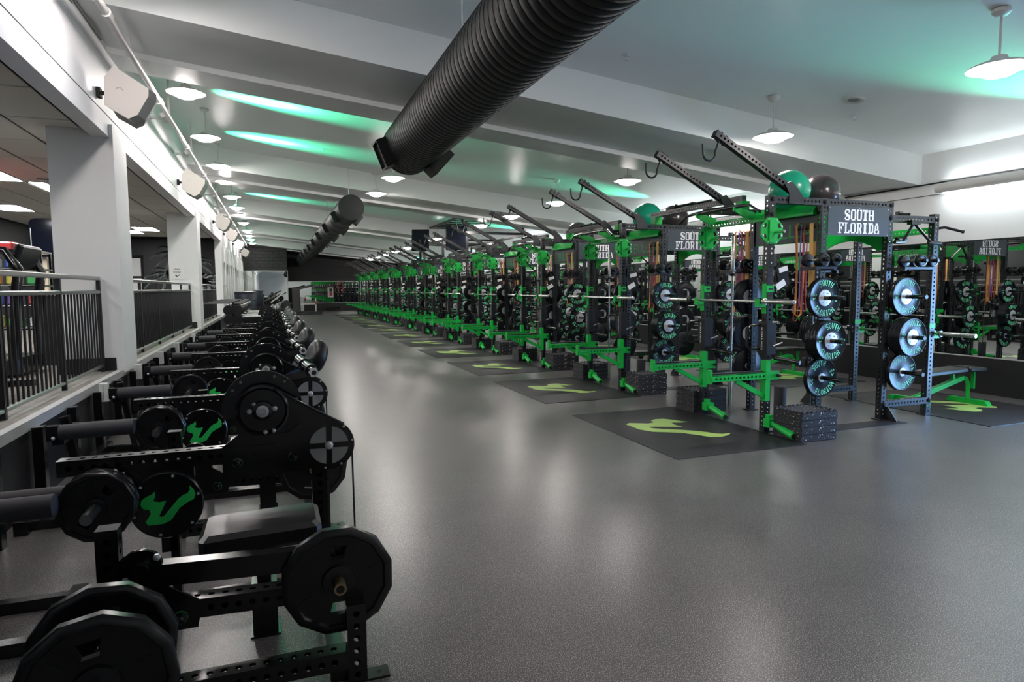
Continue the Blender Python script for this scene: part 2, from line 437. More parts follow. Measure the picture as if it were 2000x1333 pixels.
obj('top_channel', MB().use('dark').b2((-.01, -5, 1.685), (.018, 2.62, 1.705)).b2((-.01, 4.9, 1.685), (.018, 49.1, 1.705)), mr)
# far walls
struct('wall_far', MB().use('black_wall').b2((XL-.2, YF, 0), (XR+.2, YF+.2, 5.3)))
struct('wall_far', MB().use('black_wall').b2((XL, YC, 0), (.92, YF, cz(.92)+.1)))
def blocks(name, x0, x1, z0, z1, y, par):
    bm = MB().use('black_wall').bevbox((0, 0, 0), (.395, .03, .195), .006).mesh()
    r = 0; z = z0
    while z+.2 <= z1:
        x = x0+(.2 if r % 2 else 0)
        while x+.4 <= x1: obj('block', bm, par, (x+.2, y-.01, z+.1)); x += .4
        z += .2; r += 1
cw = struct('wall_far', MB().use('black_wall').b2((XL, YC-.02, 2.75), (.92, YC, 2.80)))
blocks('block', XL, .92, 2.8, 4.6, YC-.02, cw)
mr = thing('wall_mirror', 'tall mirror under the dark block wall at the row end', 'mirror', (XL, YC-.02, .53))
for i in range(2): obj('mirror_panel', MB().use('mirror').b2((.0, -.006, 0), (1.305, .006, 2.2)), mr, (.01+i*1.31, 0, 0))
obj('frame', MB().use('steel_trim').b2((0, -.012, 2.2), (2.66, .012, 2.235)).b2((2.635, -.012, 0), (2.66, .012, 2.2)), mr)
mr = thing('wall_mirror', 'wide mirror strip across the far end wall above black base', 'mirror', (.95, YF-.02, .56))
for i in range(5): obj('mirror_panel', MB().use('mirror').b2((0, -.006, 0), (1.74, .006, 1.56)), mr, (i*1.75, 0, 0))
obj('frame', MB().use('steel_trim').b2((0, -.015, 1.56), (8.76, .01, 1.60)).b2((0, -.015, -.03), (8.76, .01, 0)), mr)
# back wall behind the camera
struct('wall_back', MB().use('white').b2((-7.1, YB-.2, 0), (XR+.2, YB, 5.4)))

# ------------------------------------------------------------------ gallery ceiling tiles and panels
ct = struct('ceiling', MB().use('lite').b2((-6.52, 1.0, 3.470), (-1.92, 1.03, 3.476)))
tm = MB().use('tile').bevbox((0, 0, 0), (.60, 1.205, .02), .006).mesh()
panels = {(2, 3), (2, 10), (2, 17), (2, 20), (3, 13), (3, 6), (5, 6), (5, 13)}
pk = Kit(); pk.add('frame', MB().use('lampw').b2((-.30, -.6, 0), (.30, .6, .012))); pk.add('diffuser', MB().use('panelglow').b2((-.28, -.58, -.004), (.28, .58, .0)))
pn = 0
for j in range(20):
    for i in range(7):
        x, y = -2.32-.63*i, 1.65+1.235*j
        if (i, j) in panels or (i == 3 and j in (8, 9, 18)):
            pk.spawn('light_panel', '%s glowing recessed panel along the gallery tile ceiling' % ORD[pn], 'ceiling light', (x, y, 3.455), 'gallery ceiling panels'); pn += 1
            continue
        obj('ceiling_tile', tm, ct, (x, y, 3.462))
v = thing('ceiling_vent', 'dark slotted air vent in the gallery tile ceiling', 'vent', (-3.3, 13.2, 3.45))
obj('backing', MB().use('dark').b2((-.3, -.3, -.006), (.3, .3, .0)), v)
for i in range(6): obj('slat', MB().use('lite').box((0, -.25+i*.1, -.012), (.58, .03, .006), RX(30)), v)

# ------------------------------------------------------------------ pendant lamps
lk = Kit()
lk.add('canopy', MB().use('lampw').lathe([(.075, 0), (.075, -.03), (.05, -.055), (.012, -.06)], n=20))
lk.add('stem', MB().use('lampw').cyl((0, 0, -.05), (0, 0, -.42), .011, 8))
lk.add('shade', MB().use('lampw').lathe([(.012, -.40), (.06, -.405), (.075, -.44), (.11, -.452), (.19, -.475), (.245, -.50), (.25, -.512), (.24, -.512), (.17, -.492), (.1, -.475)], n=32))
lk.add('diffuser', MB().use('glow').lathe([(.168, -.492), (.165, -.52), (.145, -.55), (.105, -.571), (.055, -.581), (1e-5, -.584)], n=20))
lamp_rows = (('row along the gallery wall', -1.03, (4.0, 6.5, 10.15, 12.95, 15.8, 18.0, 20.9, 23.6, 25.8, 28.9, 32.6, 35.6, 38.4, 41.3)),
             ('row above the racks', 6.15, (1.3, 4.06, 6.84, 10.5, 13.65, 16.63, 19.3, 22.2, 25.0, 28.0, 31.0, 34.2, 37.4, 40.6, 43.6)),
             ('middle row beside the black duct', 2.47, (-2.5, 1.0, 4.3, 13.9, 16.27, 22.6, 25.3)))
for rn, X, ys in lamp_rows:
    for i, y in enumerate(ys):
        lk.spawn('pendant_lamp', '%s white saucer pendant lamp in the %s' % (ORD[i], rn), 'lamp', (X, y, cz(X)), 'pendant lamps, '+rn)

# ------------------------------------------------------------------ black ducts
dr = thing('air_duct', 'big black spiral duct that ends under the ceiling with two boxed outlets', 'duct', (1.80, 8.95, 3.5))
pr = [(1e-4, 0), (.352, 0)]
for i in range(130):
    h = .1*i; pr += [(.352, h+.004), (.352, h+.090), (.3495, h+.0935), (.3545, h+.096), (.3495, h+.0985)]
obj('duct_body', MB().use('duct').lathe(pr[:640], ax='z', n=44), dr, rot=RX(90))
def vent(sx):
    m = MB().use('duct'); sy = 1 if sx < 0 else 1
    for a, b in (((-.17, -.16, 0), (.17, -.145, .13)), ((-.17, .145, 0), (.17, .16, .13)), ((-.17, -.16, 0), (-.155, .16, .13)), ((.155, -.16, 0), (.17, .16, .13))): m.b2(a, b)
    return m.use('dark').b2((-.16, -.15, 0), (.16, .15, .09))
vm = vent(1).mesh()
def duct_vent(par, ang, y, r, s=1.0):
    a = R(ang); o = obj('outlet_box', vm, par, (cos(a)*(r-.02), y, sin(a)*(r-.02)), RY(90-ang)); o.scale = (s, s, s); return o
duct_vent(dr, 202, -.30, .352, 1.05); duct_vent(dr, -42, -.55, .352, 1.05)
d2 = thing('air_duct', 'second black round duct running away to the end wall with rows of boxed outlets', 'duct', (1.80, 15.7, 3.5))
pr = [(1e-4, 0), (.298, 0), (.30, .01)]
for i in range(28): h = 1.2*i; pr += [(.30, h+1.15), (.306, h+1.17), (.306, h+1.19), (.30, h+1.21)]
obj('duct_body', MB().use('duct').lathe(pr, ax='z', n=36), d2, rot=RX(-90))
for i in range(9):
    duct_vent(d2, 205, .95+i*3.1, .30, .78); duct_vent(d2, -38, .95+i*3.1, .30, .78)
for i, (y, x) in enumerate(((2.2, 1.80), (6.2, 1.80), (16.2, 1.80), (19.4, 1.80), (22.6, 1.80), (27.0, 1.80))):
    m = MB().use('lite').cyl((0, 0, .30 if y > 10 else .35), (0, 0, cz(x)-3.5), .006, 6)
    obj('hanger_rod', m, dr if y < 10 else d2, (0, y-(8.95 if y < 10 else 15.7), 0))

# ------------------------------------------------------------------ ceiling fittings
def sprinkler(x, y, i):
    m = MB().use('bolt').lathe([(.035, 0), (.035, -.008), (.012, -.012), (.012, -.04), (.022, -.045), (.022, -.05), (.002, -.055)], n=12)
    one('sprinkler', m, '%s small metal sprinkler head on the sloping white ceiling' % ORD[i], 'sprinkler', (x, y, cz(x)), 'ceiling sprinklers')
for i, (x, y) in enumerate(((3.95, 6.79), (7.48, 6.8), (1.1, 14.6), (3.6, 13.2), (1.2, 21.5), (4.6, 21.9))): sprinkler(x, y, i)
sk = Kit(); sk.add('rim', MB().use('lampw').lathe([(.13, 0), (.13, -.012), (.105, -.02), (.07, -.006)], n=28)); sk.add('grille', MB().use('creamd').lathe([(.07, -.004), (.068, -.008), (1e-4, -.01)], n=20))
for i, (x, y) in enumerate(((6.98, 6.36), (2.6, 15.0), (2.3, 22.2))): sk.spawn('ceiling_speaker', '%s round flush speaker in the sloping ceiling' % ORD[i], 'speaker', (x, y, cz(x)), 'round ceiling speakers', RY(math.degrees(math.atan(SL))))

# ------------------------------------------------------------------ left wall fittings
# facetted cream loudspeakers
front = [(-1.53, 4.01), (-1.20, 3.80), (-1.205, 3.72), (-1.32, 3.51), (-1.41, 3.46), (-1.63, 3.59), (-1.62, 3.88)]
back = [(u*.82-1.60*.18, 3.74+(v-3.74)*.80) for u, v in front]
def speaker_body():
    m = MB().use('cream'); n = len(front)
    V = [(u, 0, v) for u, v in front]+[(u+.06, .10, v-.03) for u, v in front]+[(u+.05, .36, v-.08) for u, v in back]
    m.add(V, [tuple(range(n))]); m.add(V, [(i, (i+1) % n, n+(i+1) % n, n+i) for i in (0, 4, 5, 6)])
    m.use('creamd').add(V, [(i, (i+1) % n, n+(i+1) % n, n+i) for i in (1, 2, 3)])  # lower outer sides and rear shell grey, front cream
    m.use('creamd').add(V, [(n+i, n+(i+1) % n, 2*n+(i+1) % n, 2*n+i) for i in range(n)]); m.add(V, [tuple(range(3*n-1, 2*n-1, -1))])
    return m
kk = Kit(); kk.add('cabinet', speaker_body(), (1.5, 0, -3.74))
kk.add('logo_ring', MB().use('cream').tube([(.03*cos(a), -.004, .03*sin(a)) for a in [pi*i/10 for i in range(11)]], .005, 6), (.02, 0, .02))
kk.add('bracket', MB().use('dark').b2((-.18, .10, -.02), (-.05, .13, .02)).b2((-.215, .06, -.05), (-.175, .16, .05)))
for i, y in enumerate((8.2, 14.5, 22.6, 27.4, 33.3, 40.5)):
    kk.spawn('wall_speaker', '%s facetted cream loudspeaker tilted off the upper gallery wall' % ORD[i], 'speaker', (-1.5, y, 3.74), 'cream wall speakers')
pp = thing('pipe', 'long white sprinkler pipe hung along the top of the gallery wall', 'pipe', (-1.4, 0, 4.24))
obj('pipe_run', MB().use('lampw').cyl((0, -4, 0), (0, 43.5, 0), .036, 12), pp)
for i in range(14): obj('coupling', MB().use('lampw').cyl((0, 1.1+i*3.1, 0), (0, 1.24+i*3.1, 0), .05, 12), pp)
for i in range(14): obj('hanger_rod', MB().use('lampw').b2((-.015, 2.5+i*2.95, .03), (.015, 2.53+i*2.95, .62)), pp)
m = MB().use('creamd').cyl((XL+.015, -4, 4.36), (XL+.015, 7.5, 4.36), .011, 6).cyl((XL+.015, -4, 4.39), (XL+.015, 8.6, 4.40), .011, 6)
one('conduit', m, 'pair of dark conduits high on the gallery wall above the first cream speaker', 'conduit')
fk = Kit()
fk.add('arm', MB().use('lite').b2((-.02, -.02, -.02), (.16, .02, .02))); fk.add('head', MB().use('lampw').bevbox((.2, 0, .02), (.12, .34, .09), .012, RY(-25)))
fk.add('lens', MB().use('ledglow').box((.245, 0, .045), (.05, .30, .012), RY(-25)))
ul = 0
for k in range(4):
    y0 = 7.51+8.85*k
    for y in (y0+4.2, y0+7.1):
        fk.spawn('wall_uplight', '%s small green uplight fixed high along the gallery wall' % ORD[ul], 'light fixture', (XL+.02, y, 4.30), 'green uplights'); ul += 1
        light('green_beam', 'SPOT', (XL+.30, y, 4.36), (XL+1.9, y, cz(XL+1.9)+.02), GREEN_W, (.05, 1, .50), .10, spot=R(38), blend=1.0)
        light('added_white_core', 'SPOT', (XL+.30, y+.05, 4.36), (XL+1.8, y+.05, cz(XL+1.8)+.02), GREEN_W*.5, (.80, 1, .95), .08, spot=R(17), blend=1.0)  # added white spot, imitates the overexposed centre of the green beam
# fluorescent fixtures on the right wall
tk = Kit()
tk.add('housing', MB().use('lampw').lathe([(.03, 0), (.07, .03), (.075, .1), (.075, 5.9), (.07, 5.97), (.03, 6.0)], ax='y', n=20))
tk.add('tube', MB().use('tubeglow').b2((.0, .12, -.088), (.06, 5.88, -.068)))
tk.add('tube', MB().use('tubeglow').b2((.02, .12, .055), (.075, 5.88, .068)))
tk.add('bracket', MB().use('lampw').b2((0, .5, -.02), (.14, .56, .02)).b2((0, 5.4, -.02), (.14, 5.46, .02)))
for k in range(-1, 5):
    y1 = 7.51+8.85*k-.35
    tk.spawn('wall_light', '%s long rounded fluorescent fixture on the white wall over the mirrors' % ORD[k+1], 'light fixture', (XR-.15, y1-6.0, 3.06), 'fluorescent wall fixtures')
    light('green_beam', 'SPOT', (XR-.25, y1-2.2, 3.12), (XR-2.6, y1-2.2, cz(XR-2.6)+.02), GREEN_W*.35, (.10, 1, .60), .05, spot=R(40), blend=1.0)

# ------------------------------------------------------------------ railings
def railing(y0, y1, label):
    r = thing('railing', label, 'railing', (-1.90, y0, .645)); L = y1-y0
    rm = lambda z, t: MB().use('alu').bevbox((0, L/2, z), (t, L, t), .008)
    obj('top_rail', rm(1.09, .045), r); obj('mid_rail', rm(.935, .04), r); obj('bottom_rail', rm(.07, .035), r)
    n = max(2, round(L/1.52)); pm_ = MB().use('black_wall').b2((-.02, -.02, 0), (.02, .02, 1.07)).mesh()
    for i in range(n+1): obj('post', pm_, r, (0, .02+i*(L-.04)/n, 0))
    bm_ = MB().use('black_wall').b2((-.008, -.008, .08), (.008, .008, .93)).mesh(); k = int(L/.112)
    for i in range(1, k): obj('baluster', bm_, r, (0, i*L/k, 0))
railing(1.2, 8.74, 'black balustrade with steel handrail before the first white pillar')
railing(9.6, 17.54, 'black balustrade with steel handrail between the two white pillars')
railing(18.4, 25.2, 'black balustrade with steel handrail beyond the second white pillar')
# ================================================================== DOUBLE POWER RACKS
RX0, RY0, PITCH, NR = 6.2, 6.135, 3.10, 12
P1, P2, P3, P4, HY = -1.18, -.455, .54, 1.29, .535
rk = Kit()
def pt(name, a, b, wd=.076, mt='rack', label=None, ht=None):
    L = (Vector(b)-Vector(a)).length
    return rk.add(name, ptube(L, wd, mt=mt, ht=ht), a, along(a, b), label)
for ly in (-HY, HY):
    sg = 1 if ly > 0 else -1
    for x, h in ((P1, 2.56), (P2, 2.56), (P3, 2.56), (P4, 2.44)):
        u = pt('upright', (x, ly, .012), (x, ly, h))
        rk.sub(u, 'foot_plate', MB().use('rack').b2((-.075, -.06, -.012), (.075, .06, 0)))
    rk.add('gusset', MB().use('rack').prism([(0, 0), (.17, 0), (.04, .16), (0, .16)], lambda u, v, h: Vector((P3+.03+h, ly-sg*0+(-1 if sg < 0 else 1)*(u+.038), v)), -.005, .005))
    pt('crossbeam', (P1+.038, ly, 2.515), (P2-.038, ly, 2.515)); pt('crossbeam', (P2+.038, ly, 2.515), (P3-.038, ly, 2.515))
    pt('crossbeam', (P3+.038, ly, 2.37), (P4-.038, ly, 2.37)); pt('crossbeam', (P3+.038, ly, .185), (P4-.038, ly, .185))
    # name board
    yb = ly+sg*.042
    sp = rk.add('sign_board', MB().use('sign').b2((P2+.042, yb-.004, 2.155), (P3-.042, yb+.004, 2.475)))
    fn = (lambda u, v: Vector((u, yb-.0052, v))) if sg < 0 else (lambda u, v: Vector((P2+P3-u, yb+.0052, v)))
    mt_ = MB().use('white_txt'); c1 = .0112
    text_flat(mt_, 'SOUTH', G7, fn, (P2+P3)/2-text_width('SOUTH', G7, c1)/2, 2.325, c1, .0135)
    text_flat(mt_, 'FLORIDA', G7, fn, (P2+P3)/2-text_width('FLORIDA', G7, c1)/2, 2.18, c1, .0135)
    rk.sub(sp, 'lettering', mt_, label='white slab lettering SOUTH FLORIDA')
    for bx, bz in ((P2+.06, 2.46), (P3-.06, 2.46), (P2+.06, 2.17), (P3-.06, 2.17), ((P2+P3)/2, 2.46), ((P2+P3)/2, 2.17)):
        rk.sub(sp, 'rivet', MB().use('bolt').lathe([(.006, 0), (.004, .004)], (bx, yb+sg*.004, bz), '-y' if sg < 0 else 'y', 8))
    # octagonal green hub plates of the cable carriage
    yo = ly-.052
    m = MB().use('green'); oc = [(.155*cos(pi/8+i*pi/4), .15*sin(pi/8+i*pi/4)) for i in range(8)]
    F = lambda u, v, h: Vector((P1-.02+u, yo-h, 2.18+v))
    ins = [(.118*cos(pi/8+i*pi/4), .113*sin(pi/8+i*pi/4)) for i in range(8)]
    m.prism(oc, F, 0, .012); m.prism([(u*.78, v*.9) for u, v in oc[1:3]+oc[5:7]], F, .012, .030)
    o_ = rk.add('carriage_plate', m)
    mm = MB().use('dark')
    for s_ in (-1, 1):
        for t_ in (-1, 1): mm.flat([(s_*.085, t_*.03), (s_*.118, t_*.035), (s_*.092, t_*.088), (s_*.07, t_*.07)], lambda u, v: Vector((P1-.02+u, yo-.0125, 2.18+v)))
    rk.sub(o_, 'slot', mm)
    for i in range(8): rk.sub(o_, 'bolt', MB().use('bolt').lathe([(.011, 0), (.011, .008), (.004, .011)], (P1-.02+.132*cos(pi/8+i*pi/4), yo-.012, 2.18+.127*sin(pi/8+i*pi/4)), '-y', 6))
    rk.sub(o_, 'pull_pin', MB().use('chrome').cyl((P1+.01, yo-.03, 2.165), (P1+.01, yo-.16, 2.165), .016, 10))
    # boom with hook
    a, b = (P1+.36, ly, 2.585), (-1.90, ly, 3.15)
    bo = pt('boom', a, b, .066)
    rk.sub(bo, 'end_cap', MB().use('rack').b2((-.036, -.036, -.01), (.036, .036, .012)), (0, 0, (Vector(b)-Vector(a)).length))
    hk = [(-.05, 0, .0), (-.09, 0, -.02)]
    L = (Vector(b)-Vector(a)).length; inv = along(a, b).transposed(); B = Vector(b)
    pts = [Vector((.05, 0, -.05)), Vector((.0, 0, -.18))]+[Vector((-.075+.075*cos(t), 0, -.20+.075*sin(t))) for t in [-pi*i/10 for i in range(1, 11)]]+[Vector((-.155, 0, -.11))]
    rk.sub(bo, 'hook', MB().use('rack').tube([inv @ (p+B-Vector(a)) for p in pts], .011, 8))
    for dz in (.06, .13): rk.sub(bo, 'bolt', MB().use('dark').lathe([(.017, -.052), (.017, .052)], (0, 0, L-dz), 'x', 8))
    rk.add('boom_gusset', MB().use('rack').prism([(-.13, -.07), (.07, -.07), (.07, .0), (.0, .08), (-.1, .165), (-.19, .135), (-.13, .04)], lambda u, v, h: Vector((P1+.34+u, ly-.042-h, 2.55+v)), 0, .008))
    # J-cups
    j = rk.add('j_cup', MB().use('green').b2((P1-.052, ly-.03, 1.30), (P1-.04, ly+.03, 1.62)).b2((P1-.052, ly-.034, 1.53), (P1+.045, ly-.04, 1.60)).b2((P1-.135, ly-.03, 1.375), (P1-.05, ly+.03, 1.405)).b2((P1-.145, ly-.03, 1.375), (P1-.132, ly+.03, 1.46)))
    rk.sub(j, 'label_plate', MB().use('rack').b2((P1-.02, ly-.0435, 1.555), (P1+.03, ly-.0402, 1.575)))
    rj = rk.add('j_cup', MB().use('green').b2((P4+.04, ly-.03, .86), (P4+.052, ly+.03, 1.14)).b2((P4-.045, ly-.042, 1.07), (P4+.052, ly-.036, 1.13)).b2((P4+.05, ly-.03, .945), (P4+.135, ly+.03, .975)).b2((P4+.132, ly-.03, .945), (P4+.145, ly+.03, 1.03)))
    # spotter arm
    ya = ly-.075
    sa = pt('spotter_arm', (P1-.80, ya, .635), (P1+.03, ya, .635), .06, 'green', ht=.085)
    mx = sa[2].inverted()
    def sub_w(part, name, mb, label=None):
        q = MB(); q.mats = mb.mats; q.f = mb.f; q.m = mb.m; q.sm = mb.sm; q.v = [tuple(part[2].inverted() @ Vector(p)) for p in mb.v]; rk.sub(part, name, q, label=label)
    sub_w(sa, 'end_lip', MB().use('green').b2((P1-.81, ya-.035, .585), (P1-.785, ya+.035, .73)))
    sub_w(sa, 'mount_plate', MB().use('green').b2((P1-.10, ya-.04, .36), (P1-.04, ya+.04, .80)).b2((P1-.1, ya-.044, .59), (P1+.075, ya-.034, .685)))
    sub_w(sa, 'brace', MB().use('green').beam((P1-.46, ya, .60), (P1-.07, ya, .40), .035, .05))
    sub_w(sa, 'wear_strip', MB().use('rack').b2((P1-.78, ya-.028, .678), (P1-.12, ya+.028, .692)))
    sub_w(sa, 'pin', MB().use('dark').cyl((P1+.05, ya-.09, .635), (P1+.05, ya-.03, .635), .016, 8))
    # jammer carriage with D handle and loading peg
    jc = rk.add('jammer_box', MB().use('rack').b2((P1-.06, ly-.075, .86), (P1+.06, ly+.06, 1.20)))
    fn = lambda u, v: Vector((P1-.062, ly+.015-v, .90+u))
    mt2 = MB().use('white_txt'); text_flat(mt2, 'SORINEX', G5, fn, 0, 0, .0075, .0030, .9); rk.sub(jc, 'lettering', mt2, label='white lettering SORINEX')
    rk.sub(jc, 'd_handle', MB().use('rack2').tube([(P1-.06, ly+.04, 1.17), (P1-.19, ly+.04, 1.17), (P1-.235, ly+.04, 1.13), (P1-.235, ly+.04, .96), (P1-.19, ly+.04, .91), (P1-.06, ly+.04, .91)], .014, 8))
    rk.sub(jc, 'loading_peg', MB().use('rack2').cyl((P1+.05, ly-.07, .82), (P1+.14, ly-.34, .79), .024, 10))
    rk.sub(jc, 'pull_pin', MB().use('bolt').cyl((P1+.03, ly-.07, .95), (P1+.10, ly-.13, .99), .007, 6))
    # landmine sleeve at the base
    lm = rk.add('landmine', MB().use('green').tube([(P1-.0, ly-.12, .115), (P1-.05, ly-.48, .05)], .038, 16))
    rk.sub(lm, 'sleeve_bore', MB().use('dark').tube([(P1-.0504, ly-.4805, .0499), (P1-.0508, ly-.4835, .0496)], .029, 14))
    rk.sub(lm, 'swivel', MB().use('green').b2((P1-.06, ly-.14, .07), (P1+.05, ly-.05, .16)).b2((P1-.03, ly-.1, .15), (P1+.02, ly-.03, .20)))
    # storage pegs
    for x, dz in ((P2-.02, 0), (.75, 0)):
        for z in (1.46, .99, .57):
            rk.add('plate_peg', MB().use('rack2').tube([(x, ly+sg*.03, z), (x, ly+sg*.36, z)], .0245, 14))
    rk.add('peg_bracket', MB().use('rack').b2((P3-.03, ly+sg*.04, .5), (.79, ly+sg*.052, .64)).b2((P3-.03, ly+sg*.04, .92), (.79, ly+sg*.052, 1.06)).b2((P3-.03, ly+sg*.04, 1.39), (.79, ly+sg*.052, 1.53)))
    for x0, x1 in ((P2-.32, P2-.038), (.52, 1.0)):      # dumbbell cradles
        rk.add('dumbbell_cradle', MB().use('rack').b2((x0, ly+sg*.08, 1.775), (x1, ly+sg*.12, 1.80)).b2((x0, ly+sg*.22, 1.775), (x1, ly+sg*.26, 1.80)).b2((x1-.04, ly+sg*.03, 1.76), (x1, ly+sg*.26, 1.80)).b2((x0, ly+sg*.03, 1.76), (x0+.03, ly+sg*.26, 1.80)))
    # band peg on the +y side of the second upright
    rk.add('band_peg', MB().use('rack2').cyl((P2-.02, ly+.03, 2.255), (P2-.02, ly+.36, 2.245), .019, 12))
    # bolts at the beam ends
    for x, z in ((P1, 2.52), (P2, 2.515), (P3, 2.515), (P3, 2.37), (P4, 2.37), (P1, 2.36), (P4, .185), (P3, .185)):
        rk.add('bolt', MB().use('dark').lathe([(.024, 0), (.024, .012), (.012, .02)], (x, ly+sg*.038, z), '-y' if sg < 0 else 'y', 8))
# beams running along the row
g = pt('cross_member', (P1, -HY+.04, 2.33), (P1, HY-.04, 2.33), .07, 'green')
fn = lambda u, v: Vector((P1-.037, -u, v)); q = MB().use('white_txt'); text_flat(q, 'SORINEX', G5, fn, -.10, 2.305, .0062, .007); rk.add('lettering', q, label='white lettering SORINEX')
for ly in (-.33, .33):
    rk.add('pull_up_bracket', MB().use('green').prism([(0, .05), (-.12, .06), (-.28, .13), (-.28, .17), (-.12, .15), (0, .12)], lambda u, v, h: Vector((P1-.03+u, ly+h, 2.28+v)), -.012, .012))
pb = rk.add('pull_up_bar', MB().use('rack2').tube([(-1.47, -.72, 2.36), (-1.46, -.55, 2.45), (-1.45, -.45, 2.455), (-1.45, -.2, 2.455), (-1.45, .2, 2.455), (-1.45, .42, 2.455), (-1.47, .54, 2.44), (-1.48, .68, 2.36)], [.016, .016, .018, .029, .029, .018, .016, .016], 10))
pt('cross_member', (P4, -HY+.04, 2.25), (P4, HY-.04, 2.25), .07, 'green')
q = MB().use('green').prism([(-HY+.05, 2.21), (-.2, 2.21), (-.12, 2.13), (.4, 2.13), (HY-.05, 2.21)], lambda u, v, h: Vector((P4+h, u, v)), -.01, .01)
rk.add('name_gusset', q)
q = MB().use('white_txt'); text_flat(q, 'SORINEX', G5, lambda u, v: Vector((P4+.012, u, v)), -.05, 2.15, .012, .008); text_flat(q, 'SORINEX', G5, lambda u, v: Vector((P4-.012, u, v)), -.05, 2.15, .012, .008)
rk.add('lettering', q, label='cut-out lettering SORINEX')
# header with the team name, facing the aisle
h = MB().use('green').add([(P2-.09, y, z) if k == 0 else (P2-.01, y, z) for k, z in ((0, 2.405), (1, 2.53)) for y in (-HY+.045, HY-.045)], [(0, 1, 3, 2)])
h.b2((P2-.095, -HY+.045, 2.385), (P2-.085, HY-.045, 2.41)).b2((P2-.01, -HY+.045, 2.09), (P2+.002, HY-.045, 2.53))
hd = rk.add('header', h)
rk.sub(hd, 'name_panel', MB().use('sign').b2((P2-.022, -HY+.05, 2.10), (P2-.011, HY-.05, 2.385)))
q = MB().use('greend'); fn = lambda u, v: Vector((P2-.0235, -u, v)); text_flat(q, 'BULLS', G5, fn, -.30, 2.15, .026, .022, .8); bull(q, lambda u, v: Vector((P2-.0235, -(u+.37), 2.24+v)), .17)
rk.sub(hd, 'lettering', q, label='green lettering BULLS with horned emblem')
arch = [(-HY+.04, 2.50), (-HY+.04, 2.0), (-HY+.12, 2.0)]+[(-.40+.08*i, 2.0+.14*sin(pi*i/10)**.6) for i in range(1, 10)]+[(HY-.12, 2.0), (HY-.04, 2.0), (HY-.04, 2.50)]
rk.add('header', MB().use('green').prism(arch, lambda u, v, h: Vector((P3+h, u, v)), -.012, .012))
# V-shaped grip, side bar, rubber strip
rk.add('v_handle', MB().use('rack2').b2((.80, -HY-.1, 2.30), (.94, -HY-.036, 2.35)).tube([(.86, -HY-.07, 2.31), (.70, -HY-.07, 2.10)], .016, 8).tube([(.88, -HY-.07, 2.31), (1.16, -HY-.07, 2.10)], .016, 8).cyl((.56, -HY-.08, 2.09), (.74, -HY-.06, 2.10), .021, 10).cyl((1.13, -HY-.06, 2.10), (1.31, -HY-.08, 2.09), .021, 10).cyl((.66, -HY-.02, 2.13), (.84, -HY, 2.13), .021, 10))
rk.add('side_bar', MB().use('rack2').tube([(P4+.04, -HY+.02, 2.27), (P4+.12, -HY-.05, 2.285), (P4+.25, -HY-.18, 2.225)], .016, 8).sphere((P4+.25, -HY-.18, 2.225), .022, 10, 6))
rk.add('top_bar', MB().use('rack2').cyl((.9, -HY+.02, 2.43), (1.02, -HY+.25, 2.46), .018, 8).b2((.99, -HY+.22, 2.43), (1.05, -HY+.28, 2.49)))
# bridge to the next rack with two loose handles on it
br = pt('bridge_beam', (-.60, HY+.03, 2.70), (-.60, PITCH-HY+.1, 2.70), .066)
for y in (HY+.06, PITCH-HY-.02): rk.add('bridge_bracket', MB().use('green').b2((-.66, y-.06, 2.55), (-.54, y+.06, 2.66)))
for dx, y0 in ((-.03, 1.55), (.03, 1.25)):
    rk.add('spare_handle', MB().use('rack2').cyl((-.60+dx, y0, 2.755), (-.60+dx, y0+.42, 2.755), .02, 8).sphere((-.60+dx, y0+.44, 2.762), .033, 10, 7))
rk.add('floor_strip', MB().use('mat').b2((P1+.1, -HY-.28, 0), (P3+.1, -HY-.05, .006)))

RACKS = []
for k in range(NR):
    sk_ = () if k < NR-1 else ('bridge_beam', 'bridge_bracket', 'spare_handle')
    lab = '%s black and green double power rack in the long row, counted from the open floor' % ORD[k]
    rk.spawn('power_rack', lab, 'power rack', (RX0, RY0+PITCH*k, 0), 'double power racks', skip=sk_)
# rack number tag
t = obj('number_tag', MB().use('yellow').b2((-.0, -.035, -.055), (.004, .035, .055)))
t.location = (RX0+P1-.043, RY0+HY, 2.20); q = MB().use('dark'); text_flat(q, '12', G5, lambda u, v: Vector((-.001, -u, v)), -.026, -.03, .006, .009)
obj('lettering', q, t, label='black number 12'); t['label'] = 'small yellow tag numbered 12 on the far front upright of the first rack'; t['category'] = 'tag'

# ------------------------------------------------------------------ platforms
def platform(k, rear):
    y = RY0+PITCH*k-.06
    n = ORD[k]
    x0, x1 = (3.45, 4.98) if not rear else (7.50, 9.2)
    hy = 1.12 if not rear else 1.15
    if rear: y -= .1
    p = thing('platform_mat', ('dark rubber platform with lime horned emblem before the %s rack' if not rear else 'dark rubber platform with lime horned emblem between mirror and %s rack') % n, 'mat', ((x0+x1)/2, y, 0), 'aisle platforms' if not rear else 'mirror-side platforms')
    obj('mat', PM[rear], p); obj('emblem', EM[rear], p, label='lime green horned emblem')
PM = {0: MB().use('mat').bevbox((0, 0, .003), (1.53, 2.24, .008), .003).mesh(), 1: MB().use('mat').bevbox((0, 0, .003), (1.7, 2.3, .008), .003).mesh()}
EM = {}
for rv in (0, 1):
    q = MB().use('lime'); sg = 1 if not rv else -1
    bull(q, lambda u, v: Vector((sg*(v*1.06-.02), -sg*u, .0085)), 1.06); EM[rv] = q.mesh()
for k in range(NR):
    platform(k, 0); platform(k, 1)

